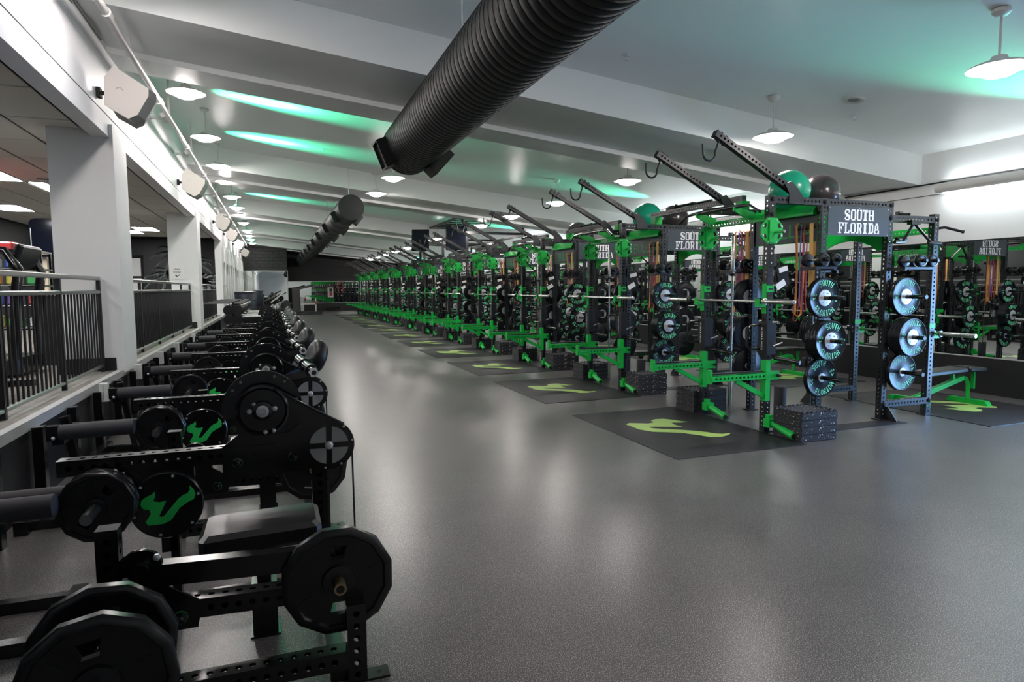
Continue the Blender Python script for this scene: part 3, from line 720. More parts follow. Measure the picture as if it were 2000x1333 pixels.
# ------------------------------------------------------------------ bumper plates
def bumper(rad, th, hubr, wt):
    m = MB().use('rubber').lathe([(hubr, 0), (rad*.97, 0), (rad, th*.15), (rad, th*.8), (rad*.975, th), (rad*.925, th), (rad*.905, th*.93), (hubr*1.12, th*.93), (hubr*1.02, th*.99), (hubr, th*.96), (hubr, 0)], ax='-y', n=40, caps=False)
    h = MB().use('hub').lathe([(.026, 0), (hubr-.001, th*.02), (hubr-.001, th*.9), (hubr*.86, th*.98), (.05, th*.94), (.03, th*1.02), (.026, th*1.02)], ax='-y', n=28, caps=False)
    for i in range(6): h.use('rack2').lathe([(.006, 0), (.006, .001)], (hubr*.66*cos(i*pi/3), -th*.965, hubr*.66*sin(i*pi/3)), '-y', 6)
    t = MB().use('plate_txt'); fn = lambda u, v: Vector((u, -th*.94-.0006, v)); s = rad/.225
    c_, hh = .0066*s, .0092*s
    r1 = rad*.60
    text_arc(t, 'SOUTH', G5, fn, r1, c_, hh, True); text_arc(t, 'FLORIDA', G5, fn, r1, c_, hh, False)
    for sx in (-1, 1):
        xx = sx*rad*.71
        text_flat(t, wt, G5, fn, xx-.5*text_width(wt, G5, .0036*s), .012*s, .0036*s, .0036*s); bull(t, lambda u, v: fn(xx+u, v-.018*s), .042*s)
    return m.mesh(), h.mesh(), t.mesh()
BP = {'45': bumper(.225, .040, .095, '45LB'), '25': bumper(.225, .030, .092, '25LB'), '10': bumper(.222, .024, .042, '10LB')}
def plate(wt, x, y, z, sg, label, rot=0., lit=True):
    b, h, t = BP[wt]; r = Matrix.Rotation(rot, 3, 'Y')
    if sg > 0: r = Matrix.Rotation(pi, 3, 'Z') @ r
    p = one('bumper_plate', b, label, 'weight plate', (x, y, z), None, r)
    p['group'] = 'black bumper plates on the racks'
    obj('hub', h, p, label='steel hub')
    if lit: obj('lettering', t, p, label='green lettering')
    return p
PEG = (('top', '25', 1.46), ('middle', '45', .99), ('bottom', '10', .57))
npl = 0
for k in range(NR):
    for sg, sd in ((-1, 'near'), (1, 'far')):
        if k >= 7 and sg > 0: continue
        for x, bay in ((RX0+P2-.02, 'aisle'), (RX0+.75, 'mirror')):
            for pg, wt, z in PEG:
                n = {'25': 2, '45': 4, '10': 2}[wt]
                if k >= 4: n = {'25': 1, '45': 2, '10': 1}[wt]
                th = {'45': .040, '25': .030, '10': .024}[wt]
                y0 = RY0+PITCH*k+sg*(HY+.042+(.012 if bay == 'mirror' else 0))
                if n == 1 or (k >= 4): y0 += sg*.03
                for i in range(n):
                    pos = 'only plate' if n == 1 else ('outermost plate' if i == n-1 else '%s plate from the post' % ORD[i])
                    plate(wt, x, y0+sg*i*(th+.0015), z-.0, sg, 'black bumper, %s on %s %s peg, %s side of %s rack' % (pos, bay, pg, sd, ORD[k]),
                          {'10': R(-18), '45': R(6), '25': R(4)}[wt] if i == n-1 else R(37*i), i == n-1); npl += 1
print('plates', npl)

# ------------------------------------------------------------------ barbells
bb = Kit()
bb.add('shaft', MB().use('chrome').cyl((0, -.66, 0), (0, .66, 0), .0145, 12))
for s_ in (-1, 1):
    e = bb.add('sleeve', MB().use('chrome').lathe([(.025, 0), (.025, .40), (.023, .405), (.018, .406)], (0, s_*.69, 0), 'y' if s_ > 0 else '-y', 18))
    bb.sub(e, 'end_cap', MB().use('red').lathe([(.017, 0), (1e-4, .001)], (0, s_*1.0955, 0), 'y' if s_ > 0 else '-y', 14))
    bb.add('collar', MB().use('chrome').lathe([(.018, 0), (.036, .004), (.037, .026), (.025, .03)], (0, s_*.66, 0), 'y' if s_ > 0 else '-y', 18))
    bb.add('clamp', MB().use('rack2').lathe([(.026, 0), (.038, .004), (.038, .03), (.026, .034)], (0, s_*.61, 0), 'y', 12).b2((.02, s_*.61, -.05), (.05, s_*.61+.03, -.01)))
for k in range(NR):
    bb.spawn('barbell', 'steel barbell lying across the aisle side hooks of the %s rack' % ORD[k], 'barbell', (RX0+P1-.095, RY0+PITCH*k+.08, 1.431), 'barbells on the aisle side')
    bb.spawn('barbell', 'steel barbell lying low across the mirror side hooks of the %s rack' % ORD[k], 'barbell', (RX0+P4+.095, RY0+PITCH*k+.06, 1.001), 'barbells on the mirror side')
    bb.spawn('barbell', 'steel barbell stored upright inside the far end of the %s rack' % ORD[k], 'barbell', (5.30, 6.52+PITCH*k, 1.11), 'barbells stored upright', RX(90))

# ------------------------------------------------------------------ resistance bands
def band_mesh(mt, L, wd, gap, bend):
    m = MB().use(mt); P = []
    n = 20
    for i in range(n+1):
        a = pi*i/n; P.append((gap*cos(a), gap*sin(a)*.9))
    pts = P+[(-gap*(1-.2*t), -L*t) for t in [i/8 for i in range(1, 9)]]+[(-gap*.9*cos(pi*i/8), -L-gap*sin(pi*i/8)) for i in range(1, 8)]+[(gap*(1-.2*t), -L*t) for t in [1-i/8 for i in range(0, 8)]]
    k = len(pts); V = []
    for i, (x, z) in enumerate(pts):
        sw = bend*sin(-z/L*pi) if z < 0 else 0
        for r_ in (0, .0035):
            nx, nz = x/gap, max(0, z)/gap
            V += [(x+sw-nx*r_, -wd/2, z-nz*r_), (x+sw-nx*r_, wd/2, z-nz*r_)]
    F = []
    for i in range(k):
        a, b = i*4, ((i+1) % k)*4
        F += [(a, a+1, b+1, b), (a+2, b+2, b+3, a+3), (a, b, b+2, a+2), (a+1, a+3, b+3, b+1)]
    m.add(V, F, True); return m.mesh()
BS = (('red', 'band_r', 1.06, .013, .03, .020), ('tan orange', 'band_o', .98, .030, .05, .015), ('purple', 'band_p', .90, .019, .028, -.012), ('rust red', 'band_r', .94, .016, .034, -.018), ('golden', 'band_y', .86, .044, .036, .0))
BMs = [band_mesh(m_, L, w_, g_, b_) for c_, m_, L, w_, g_, b_ in BS]
BYS = (.33, .29, .245, .20, .10)
for k in range(NR):
    for e, ly in enumerate((-HY, HY)):
        for i, (c_, m_, L, w_, g_, b_) in enumerate(BS):
            if (k > 3 and i > 2): continue
            one('resistance_band', BMs[i], '%s looped resistance band on the %s peg of the %s rack' % (c_, ('near', 'far')[e], ORD[k]), 'exercise band', (RX0+P2-.02, RY0+PITCH*k+ly+BYS[i]-(.02 if e else 0), 2.272-(0.0)), 'resistance bands', RZ(8*(i-2)))

# ------------------------------------------------------------------ dumbbells
dk = Kit()
for s_ in (-1, 1):
    e = dk.add('head', MB().use('iron').lathe([(.03, 0), (.066, .004), (.072, .012), (.072, .052), (.066, .06), (.05, .062), (.048, .056), (.02, .056)], (0, s_*.075, 0), 'y' if s_ > 0 else '-y', 20))
    dk.sub(e, 'end_boss', MB().use('rack2').lathe([(.022, 0), (.022, .05), (.018, .055)], (0, s_*.13, 0), 'y' if s_ > 0 else '-y', 12))
dk.add('handle', MB().use('chrome').cyl((0, -.08, 0), (0, .08, 0), .016, 10))
for k in range(NR):
    for e, sg in enumerate((-1, 1)):
        if k > 5 and sg > 0: continue
        for bay, xs in (('aisle', (-.25, -.08)), ('mirror', (.08, .26))):
            for i, dx in enumerate(xs):
                bx = RX0+(P2+dx if bay == 'aisle' else .66+dx)
                dk.spawn('dumbbell', '%s black round dumbbell in the %s side cradle, %s end of the %s rack' % (ORD[i], bay, ('near', 'far')[e], ORD[k]), 'dumbbell', (bx, RY0+PITCH*k+sg*(HY+.17), 1.872), 'dumbbells in the rack cradles')

# ------------------------------------------------------------------ stacked rubber blocks, balls, benches, rollers, cards, chains
def crumb_tile(wx, wy, h):
    m = MB().use('crumb').bevbox((0, 0, h/2), (wx, wy, h-.002), .004)
    return m
def teeth(wx, wy, z):
    m = MB().use('crumb'); n = 8
    for i in range(n):
        u = -wx/2+wx*(i+.5)/n
        m.b2((u-wx/n*.28, -wy/2, z), (u+wx/n*.28, -wy/2+.022, z+.014)).b2((u-wx/n*.28, wy/2-.022, z), (u+wx/n*.28, wy/2, z+.014))
    for i in range(7):
        u = -wy/2+wy*(i+.5)/7; m.b2((wx/2-.022, u-.016, z), (wx/2, u+.016, z+.014)).b2((-wx/2, u-.016, z), (-wx/2+.022, u+.016, z+.014))
    return m
ck = Kit()
for i in range(4): ck.add('tile', crumb_tile(.47, .40, .075), (.004*(i % 2), .003*((i+1) % 2), .075*i))
ck.add('interlock_teeth', teeth(.47, .40, .299)); ck.p[-1].append('stuff')
ck2 = Kit()
for i in range(4): ck2.add('tile', crumb_tile(.50, .38, .068), (.004*(i % 2), 0, .068*i))
ck2.add('interlock_teeth', teeth(.50, .38, .271)); ck2.p[-1].append('stuff')
for k in range(NR):
    ck.spawn('rubber_block', 'block of four speckled rubber tiles at the near foot of the %s rack' % ORD[k], 'rubber block', (5.22, 5.23+PITCH*k, 0), 'rubber blocks by the near uprights')
    ck2.spawn('rubber_block', 'block of four speckled rubber tiles behind the far foot of the %s rack' % ORD[k], 'rubber block', (5.17, 6.93+PITCH*k, 0), 'rubber blocks by the far uprights')
def ball(name, mt):
    m = MB().use(mt); prof = []
    for i in range(33):
        a = pi*i/32; r = .235+(.0014 if i % 2 else 0); prof.append((max(1e-5, sin(a)*r), -cos(a)*r))
    return m.lathe(prof, n=40).mesh()
bg, bk_ = ball('g', 'ball_g'), ball('b', 'ball_b')
balls = [(0, -.42, 0, bg, 'green'), (0, .17, .12, bk_, 'dark grey'), (1, -.42, 0, bg, 'green'), (1, .17, .1, bk_, 'dark grey'), (2, -.15, 0, bk_, 'dark grey'), (4, .1, .1, bk_, 'dark grey'), (7, -.2, 0, bg, 'green')]
shelf = MB().use('rack2').cyl((P2-.1, -.16, 2.545), (P3, -.16, 2.545), .014, 8).cyl((P2-.1, .16, 2.545), (P3, .16, 2.545), .014, 8).mesh()
for k, x, y, me, c in balls:
    one('exercise_ball', me, '%s exercise ball resting on top of the %s rack' % (c, ORD[k]), 'exercise ball', (RX0+x, RY0+PITCH*k+y, 2.72), 'exercise balls on the racks')
for r_ in [o for o in bpy.data.objects if o.name.startswith('power_rack')]: obj('ball_rail', shelf, r_)
# adjustable benches on the mirror side
nk = Kit()
f = MB().use('green').tube([(-.55, 0, .13), (.25, 0, .33), (.36, 0, .36), (.44, 0, .34), (.48, 0, .27), (.48, 0, .07)], .032, 4)
f.beam((-.55, 0, .13), (.36, 0, .36), .06, .06)
nk.add('frame', f); nk.add('rear_foot', MB().use('green').prism([(-.28, 0), (.28, 0), (.24, .06), (-.24, .06)], lambda u, v, h: Vector((.46+h, u, v+.01)), 0, .09))
w_ = nk.add('front_foot', MB().use('green').b2((-.60, -.24, .10), (-.54, .24, .16)).b2((-.66, -.25, .06), (-.54, -.2, .16)).b2((-.66, .2, .06), (-.54, .25, .16)))
for s_ in (-1, 1): nk.sub(w_, 'wheel', MB().use('rack2').cyl((-.62, s_*.22-.02, .052), (-.62, s_*.22+.02, .052), .052, 16))
nk.add('back_pad', MB().use('pad').bevbox((-.07, 0, .465), (.72, .27, .06), .014, RY(-2))); nk.add('seat_pad', MB().use('pad').bevbox((.48, 0, .475), (.33, .28, .06), .014, RY(3)))
nk.add('post', MB().use('green').b2((.56, -.02, .2), (.59, .02, .44)).b2((.16, -.02, .3), (.2, .02, .44)))
for k in range(NR):
    nk.spawn('weight_bench', 'black padded bench with green frame on the mirror side of the %s rack' % ORD[k], 'bench', (8.22, 5.92+PITCH*k, 0), 'green framed benches')
rolm = MB().use('foam').lathe([(.02, 0), (.065, 0), (.07, .006), (.07, .40), (.065, .406), (.02, .406)], n=24).mesh()
for k in range(6): one('foam_roller', rolm, 'black foam roller standing on the floor inside the %s rack' % ORD[k], 'foam roller', (5.62, 6.02+PITCH*k, 0), 'foam rollers')
card = Kit(); card.add('board', MB().use('rack2').box((0, 0, 0), (.15, .012, .22), RY(-14))); card.add('sheet', MB().use('paper').box((.0, -.008, .075), (.12, .003, .055), RY(-14))); card.add('sheet', MB().use('paper').box((-.03, -.008, -.09), (.13, .003, .07), RY(-30)))
for k in range(NR):
    card.spawn('workout_board', 'dark workout board with white sheets by the near upright of the %s rack' % ORD[k], 'clipboard', (RX0+P1+.16, RY0+PITCH*k-HY-.04, 1.70), 'workout boards')
def chain(n):
    m = MB().use('bolt')
    for i in range(n):
        a = pi/2*(i % 2); c = Vector((.004*sin(i), 0, -.036*i)); q = MB()
        q.tube([(cos(t)*.016, 0, sin(t)*.026) for t in [2*pi*j/8 for j in range(8)]], .0045, 5, closed=True)
        m.use('bolt').add([RZ(math.degrees(a)) @ Vector(p)+c for p in q.v], q.f, True)
    return m.mesh()
cm = chain(30)
for k in range(4): one('chain', cm, 'zinc lifting chain hanging in the far bay of the %s rack' % ORD[k], 'chain', (RX0+P2+.16, RY0+PITCH*k+HY+.12, 1.72), 'lifting chains')
# overhead rig and screens over the middle of the row
rg = thing('climbing_rig', 'black overhead monkey bar rig rising above the sixth and seventh racks', 'rig', (6.9, 23.2, 0))
for y in (-3.1, 0, 3.1):
    for x in (-1.0, 1.0): obj('upright', ptube(3.4), rg, (x, y, 0))
    obj('crossbeam', ptube(1.92), rg, (-.96, y, 3.36), along((0, 0, 0), (1, 0, 0)))
for x in (-1.0, 1.0):
    obj('rail', MB().use('rack').b2((x-.035, -3.1, 3.3), (x+.035, 3.1, 3.38)), rg)
    obj('brace', MB().use('rack').beam((x, -3.1, 3.36), (x, -2.4, 3.95), .07, .07).beam((x, -2.4, 3.95), (x, 2.4, 3.95), .07, .07).beam((x, 3.1, 3.36), (x, 2.4, 3.95), .07, .07), rg)
for i in range(9): obj('rung', MB().use('rack2').cyl((-1, -2.4+.6*i, 3.95 if 0 else 3.93), (1, -2.4+.6*i, 3.93), .02, 8), rg)
for i, (x, y, z) in enumerate(((5.0, 22.9, 3.30), (5.5, 20.0, 3.18))):
    t = thing('screen', ('black flat screen tilted on a bracket high over the seventh rack', 'black flat screen tilted on a bracket high over the sixth rack')[i], 'screen', (x, y, z), None, RZ(-18) @ RX(-14))
    obj('panel', MB().use('screen').bevbox((0, 0, 0), (.62, .05, .8), .012), t); obj('bracket', MB().use('rack').b2((-.04, .03, -.65), (.04, .10, .1)), t)
# ================================================================== PLATE-LOADED LEVER MACHINES ALONG THE GALLERY WALL
MX, MY, MP = -.30, 3.55, 1.79      # root x, beam y of the first, pitch
def X_(x): return x-MX
def octo(r, th, mt, hole=.026, n=12, grips=True):
    """twelve-sided plate facing -y"""
    m = MB().use(mt); ph = pi/n
    ring = [(r*cos(2*pi*i/n+ph), r*sin(2*pi*i/n+ph)) for i in range(n)]
    def rg(s_): return [(u*s_, v*s_) for u, v in ring]
    layers = [(rg(.97), 0), (ring, th*.12), (ring, th*.85), (rg(.965), th), (rg(.86), th), (rg(.83), th*.72)]
    V = []; F = []
    for L, h in layers: V += [(u, -h, v) for u, v in L]
    for l in range(len(layers)-1):
        for i in range(n): F.append((l*n+i, l*n+(i+1) % n, (l+1)*n+(i+1) % n, (l+1)*n+i))
    # web with hand holes: three sectors opened
    b = len(V); inner = [(r*.30*cos(2*pi*i/n+ph), r*.30*sin(2*pi*i/n+ph)) for i in range(n)]
    mid1 = rg(.66); mid2 = rg(.42)
    for L in (mid1, mid2, inner): V += [(u, -th*.72, v) for u, v in L]
    o = (len(layers)-1)*n
    hole_s = {2, 8} if grips else set()
    for i in range(n):
        j = (i+1) % n
        if i in hole_s:
            # narrow frame around the opening
            F.append((b+i, b+j, b+n+j, b+n+i)) if False else None
        else: F.append((b+i, b+j, b+n+j, b+n+i))
        F.append((o+i, o+j, b+j, b+i)); F.append((b+n+i, b+n+j, b+2*n+j, b+2*n+i))
    bb_ = len(V)
    for L in (rg(.97), mid1, mid2, inner): V += [(u, -.001, v) for u, v in L]
    for i in range(n):
        j = (i+1) % n
        F.append((bb_+i, bb_+n+i, bb_+n+j, bb_+j)); F.append((bb_+2*n+i, bb_+3*n+i, bb_+3*n+j, bb_+2*n+j))
        if i not in hole_s: F.append((bb_+n+i, bb_+2*n+i, bb_+2*n+j, bb_+n+j))
        else:
            F += [(b+i, bb_+n+i, bb_+n+j, b+j), (b+n+i, b+n+j, bb_+2*n+j, bb_+2*n+i), (b+i, b+n+i, bb_+2*n+i, bb_+n+i), (b+j, bb_+n+j, bb_+2*n+j, b+n+j)]
    m.add(V, F)
    m.lathe([(r*.30, th*.72), (r*.28, th*1.05), (r*.2, th*1.1), (hole, th*1.1), (hole, 0)], ax='-y', n=24, caps=False)
    for a in (0.2, 2.3, 3.6, 5.3): m.box((r*.62*cos(a), -th*.74, r*.62*sin(a)), (.05, .004, .012), RY(-math.degrees(a)))
    return m.mesh()
PL = octo(.225, .042, 'iron'); PM_ = octo(.165, .036, 'iron')
def disc(r, th, n=40): return [(1e-4, th), (r*.97, th), (r, th*.8), (r, 0), (1e-4, 0)]
mk = Kit()
def mp(name, a, b, wd=.076, label=None, ht=None):
    a = (X_(a[0]), a[1], a[2]); b = (X_(b[0]), b[1], b[2])
    return mk.add(name, ptube((Vector(b)-Vector(a)).length, wd, hr=.013, mt='rack2', ht=ht), a, along(a, b), label)
def big_bolt(m, x, y, z, r=.024): return m.lathe([(r, 0), (r, .008), (r*.62, .010), (r*.6, .026), (r*.3, .03)], (X_(x), y, z), '-y', 10)
mb = mp('main_beam', (-.98, 0, .762), (-.02, 0, .762))
mp('upright', (-.80, 0, .0), (-.80, 0, .72)); mp('upright', (-.62, -.78, .0), (-.62, -.78, .70)); mp('front_post', (.27, -.95, .0), (.27, -.95, .33)); mp('upright', (.20, .02, .0), (.20, .02, .66))
mk.add('floor_frame', MB().use('rack2').b2((X_(-.655), -.78, .0), (X_(-.585), .12, .06)).b2((X_(.165), -.95, 0), (X_(.235), .05, .05)).b2((X_(-.80), -.035, .0), (X_(.2), .035, .05)))
mk.add('foot_plate', MB().use('rack2').b2((X_(.31), -.99, 0), (X_(.40), -.91, .010)).use('dark').cyl((X_(.36), -.95, .010), (X_(.36), -.95, .0112), .009, 8))
lb = mp('lower_rail', (-.585, -.95, .105), (.235, -.95, .105))
mp('cross_rail', (-.42, -.80, .355), (.23, -.80, .335))
gp = MB().use('rack2').prism([(-.66, .28), (-.32, .28), (-.30, .38), (-.42, .46), (-.40, .52), (-.46, .60), (-.56, .60), (-.66, .50)], lambda u, v, h: Vector((X_(u), -.83-h, v)), 0, .012)
g_ = mk.add('pivot_plate', gp)
q = MB().use('rack2'); big_bolt(q, -.56, -.842, .33); big_bolt(q, -.38, -.842, .33); q.use('greend').lathe([(.026, 0), (.026, .004)], (X_(-.56), -.842, .33), '-y', 12).lathe([(.026, 0), (.026, .004)], (X_(-.38), -.842, .33), '-y', 12); mk.sub(g_, 'bolt', q)
q = MB().use('rack2').lathe(disc(.072, .022), (X_(-.50), -.845, .555), '-y', 32).lathe([(.028, 0), (.028, .035), (.018, .036), (.016, .03), (1e-4, .03)], (X_(-.5), -.867, .555), '-y', 18); mk.sub(g_, 'pivot_hub', q)
q = MB().use('bolt')
for a in (35, 215): q.lathe([(.014, 0), (.013, .010), (.004, .013)], (X_(-.5)+.066*cos(R(a)), -.866, .555+.066*sin(R(a))), '-y', 6)
mk.sub(g_, 'bolt', q)
mk.add('lever_arm', MB().use('rack2').beam((X_(-.49), -.85, .525), (X_(.20), -.85, .495), .06, .085).use('dark').b2((X_(.20), -.88, .45), (X_(.205), -.82, .54)))
pg = mk.add('loading_peg', MB().use('brass').tube([(X_(.21), -.80, .41), (X_(.21), -1.0, .41)], .0245, 16).use('dark').lathe([(.017, 0), (1e-4, .001)], (X_(.21), -1.0, .41), '-y', 12))
mk.add('lever_head', MB().use('rack2').b2((X_(.155), -.86, .36), (X_(.265), -.82, .56)))
mk.add('loading_peg', MB().use('alu').tube([(X_(-.80), -.03, .60), (X_(-.80), -.34, .60)], .025, 16))
# seat
st = mk.add('seat_pad', MB().use('pad').bevbox((X_(-.085), -.37, .475), (.52, .32, .10), .022, RY(-1.5)))
mk.add('seat_post', MB().use('rack2').b2((X_(-.115), -.43, .0), (X_(-.055), -.37, .42)).b2((X_(-.14), -.45, .0), (X_(-.03), -.35, .24)))
mk.add('seat_base', MB().use('rack2').b2((X_(-.15), -.48, 0), (X_(-.02), -.32, .010)))
# emblem guard
eg = mk.add('guard_disc', MB().use('rack2').lathe(disc(.165, .022), (X_(-.525), -.045, .545), '-y', 48))
q = MB().use('bolt')
for i in range(6): q.lathe([(.0075, 0), (.006, .005)], (X_(-.525)+.148*cos(i*pi/3+.3), -.067, .545+.148*sin(i*pi/3+.3)), '-y', 8)
mk.sub(eg, 'rivet', q)
q = MB().use('emblem'); bull(q, lambda u, v: Vector((X_(-.52)+u, -.0685, .545+v)), .245); mk.sub(eg, 'emblem', q, label='green horned emblem')
mk.add('guard_bracket', MB().use('rack2').b2((X_(-.70), -.045, .52), (X_(-.40), .0, .76)).b2((X_(-.56), -.04, .30), (X_(-.49), .03, .5)).b2((X_(-.52), -.04, .05), (X_(-.48), .03, .4)))
# arc plate, hub, belt housing, pulley
arc = [(.195*cos(R(a)), .195*sin(R(a))) for a in range(-20, 201, 8)]+[(.12*cos(R(a)), .12*sin(R(a))) for a in range(200, -21, -10)]
ap = mk.add('index_arc', MB().use('rack2').prism(arc, lambda u, v, h: Vector((X_(-.07)+u, .02-h, .985+v)), 0, .012))
q = MB().use('creamd')  # grey dots paint in the light showing through a few holes
for i in (0, 2, 3, 6, 7): a = R(12+i*19); q.lathe([(.0075, 0), (1e-4, .0005)], (X_(-.07)+.172*cos(a), .0078, .985+.172*sin(a)), '-y', 8)
mk.sub(ap, 'lit_hole_dot', q)
hs = []
for a in range(65, 271, 8): hs.append((-.07+.128*cos(R(a)), .985+.128*sin(R(a))))
for a in range(-125, 48, 8): hs.append((.25+.132*cos(R(a)), .775+.132*sin(R(a))))
hp = mk.add('belt_housing', MB().use('rack2').prism(hs, lambda u, v, h: Vector((X_(u), -.035-h, v)), 0, .03))
q = MB().use('rack').tube([(X_(-.02), -.07, 1.10), (X_(.10), -.07, 1.02), (X_(.33), -.07, .885)], .006, 6).tube([(X_(-.12), -.07, .86), (X_(.06), -.07, .865), (X_(.11), -.07, .905)], .005, 6); mk.sub(hp, 'rib', q)
q = MB().use('rack2').lathe([(.128, 0), (.128, .02), (.118, .026), (.108, .012), (1e-4, .012)], (X_(-.07), -.065, .985), '-y', 44).lathe([(.052, 0), (.048, .02), (.036, .022)], (X_(-.07), -.077, .985), '-y', 28); mk.sub(hp, 'hub_disc', q)
q = MB().use('bolt').lathe([(.030, 0), (.030, .012), (.018, .014), (.017, .004), (1e-4, .004)], (X_(-.07), -.098, .985), '-y', 20); mk.sub(hp, 'hub_ring', q)
q = MB().use('bolt')
for dx, dz, r_ in ((-.062, .0, .0145), (.058, .008, .0145), (-.04, .036, .010), (.01, -.11, .011), (.05, -.105, .011)): q.lathe([(r_, 0), (r_*.95, .012), (r_*.3, .016)], (X_(-.07)+dx, -.080, .985+dz), '-y', 6)
mk.sub(hp, 'bolt', q)
q = MB().use('quad')
for k in range(4):
    pts = [(.02*cos(R(k*90+45)), .02*sin(R(k*90+45)))]+[(.10*cos(R(k*90+8+a)), .10*sin(R(k*90+8+a))) for a in range(0, 75, 9)]
    q.prism(pts, lambda u, v, h: Vector((X_(.25)+u, -.066-h, .775+v)), 0, .004)
mk.sub(hp, 'pulley_quadrant', q, label='grey pulley face in four quadrants')
mk.sub(hp, 'pulley_bolt', MB().use('bolt').lathe([(.022, 0), (.021, .010), (.01, .016)], (X_(.25), -.066, .775), '-y', 14))
q = MB().use('bolt')
for a in (-60, 8, 50, -100): q.lathe([(.006, 0), (.004, .004)], (X_(.25)+.122*cos(R(a)), -.065, .775+.122*sin(R(a))), '-y', 6)
mk.sub(hp, 'rivet', q)
mk.add('side_plate', MB().use('rack2').prism([(-.27, .62), (.30, .66), (.30, .78), (.06, .86), (-.03, 1.06), (-.16, 1.06), (-.19, .86), (-.27, .80)], lambda u, v, h: Vector((X_(u), -.02-h, v)), 0, .012))
q = MB().use('rack2'); big_bolt(q, -.20, -.032, .72); big_bolt(q, .07, -.032, .725); q.use('greend').lathe([(.026, 0), (.026, .005)], (X_(-.2), -.032, .72), '-y', 12).lathe([(.026, 0), (.026, .005)], (X_(.07), -.032, .725), '-y', 12); mk.add('bolt', q)
mk.add('cable', MB().use('dark').cyl((X_(.37), -.05, .72), (X_(.37), -.10, .12), .005, 6))
# roller pad head (second machine onward)
mk.add('pad_arm', MB().use('rack2').beam((X_(.02), -.05, .90), (X_(.26), -.33, .975), .03, .05))
rt = mk.add('roller_tube', MB().use('rack2').tube([(X_(.26), -.40, .985), (X_(.18), .16, 1.03)], .038, 16))
mk.sub(rt, 'collar', MB().use('rack').tube([(X_(.252), -.34, .99), (X_(.245), -.29, .994)], .048, 16).tube([(X_(.215), -.09, 1.01), (X_(.208), -.04, 1.015)], .048, 16))
mk.sub(rt, 'end_nut', MB().use('bolt').tube([(X_(.26), -.40, .985), (X_(.2625), -.418, .984)], .036, 6).use('dark').tube([(X_(.2625), -.4182, .984), (X_(.2628), -.421, .984)], .018, 12))
mk.add('back_pad', MB().use('padd').lathe([(1e-4, -.055), (.07, -.06), (.11, -.055), (.135, -.035), (.143, 0), (.135, .035), (.11, .055), (.07, .06), (1e-4, .055)], ax='x', n=28), (X_(.31), .10, 1.05), RY(20) @ RZ(12))
mk.add('pad_spine', MB().use('rack2').beam((X_(.20), .02, 1.02), (X_(.31), .05, 1.03), .12, .05))
HEAD = ('pad_arm', 'roller_tube', 'back_pad', 'pad_spine')
NM = 8
for k in range(NM):
    y = MY+MP*k
    mk.spawn('lever_machine', '%s black plate-loaded lever machine with green horned emblem in the gallery wall row' % ORD[k], 'exercise machine', (MX, y, 0), 'lever machines', skip=HEAD if k == 0 else ())
    def ip(me, x, yy, z, lab, rot=None): one('weight_plate', me, lab, 'weight plate', (x, yy, z), 'black plates on the lever machines', rot)
    ip(PL, .21, y-.882, .41, 'black twelve-sided plate on the lever arm of the %s lever machine' % ORD[k], RY(9*k))
    for i in range(3 if k < 2 else 1):
        ip(PM_, -.80, y-.06-.038*i, .60, 'smaller black plate, %s on the rear peg of the %s lever machine' % (ORD[i], ORD[k]), RY(8+13*i+k*5))
# low peg of the first machine with two big plates
lp = obj('loading_peg', MB().use('alu').tube([(X_(-.60), -.80, .40), (X_(-.53), -1.46, .40)], .026, 16), bpy.data.objects['lever_machine'])
one('weight_plate', PL, 'big black plate at the inner end of the low front peg of the first machine', 'weight plate', (-.575, MY-1.10, .40), 'black plates on the lever machines', RY(6) @ RZ(6))
one('weight_plate', PL, 'big black plate outermost on the low front peg of the first machine', 'weight plate', (-.545, MY-1.33, .40), 'black plates on the lever machines', RY(-9) @ RZ(6))
# padded roller stands between the machines and the wall
fk2 = Kit()
fk2.add('floor_frame', MB().use('rack2').b2((-.62, -.03, 0), (.0, .03, .06)).b2((-.62, .42, 0), (0, .48, .06)).b2((-.05, -.05, 0), (.02, .52, .07)).b2((-.66, -.12, 0), (-.58, .55, .09)).use('bolt').sphere((-.40, .49, .05), .012, 8, 6).sphere((-.36, -.04, .05), .012, 8, 6))
fk2.add('upright', MB().use('rack2').beam((-.30, .2, .0), (-.42, .2, .72), .07, .05).b2((-.45, .0, .56), (-.38, .42, .62)))
for y, z, x0 in ((0.0, .645, -.40), (.30, .60, -.36)):
    r_ = fk2.add('foam_roll', MB().use('foam').tube([(x0, y, z), (x0+.44, y, z+.005)], .052, 20))
    fk2.sub(r_, 'roll_bracket', MB().use('rack2').b2((x0-.07, y-.035, z-.05), (x0-.005, y+.035, z+.05)).use('bolt').sphere((x0-.03, y-.04, z-.03), .012, 8, 6))
for k in range(8): fk2.spawn('roller_stand', '%s black foam roller stand between gallery wall and lever machines' % ORD[k], 'exercise machine', (-.98, 3.32+MP*.98*k, 0), 'foam roller stands')
# short posts bolted along the plinth, some white and perforated
pm_ = MB().use('rack2').b2((-.035, -.04, 0), (.035, .04, .60)).mesh(); wm_ = ptube(.18, .075, hr=.006, pitch=.03, mt='lite')
for i in range(22):
    y = 4.75+.86*i
    p = thing('wall_post', '%s short black square post standing against the black gallery plinth' % (ORD+['nineteenth', 'twentieth', 'twenty-first', 'last'])[i], 'post', (-1.655, y, 0), 'posts along the plinth')
    obj('tube', pm_, p)
    if i in (3, 5, 7, 9, 12): obj('perforated_strut', wm_, p, (.05, .02, .50), None, label='white perforated strut')
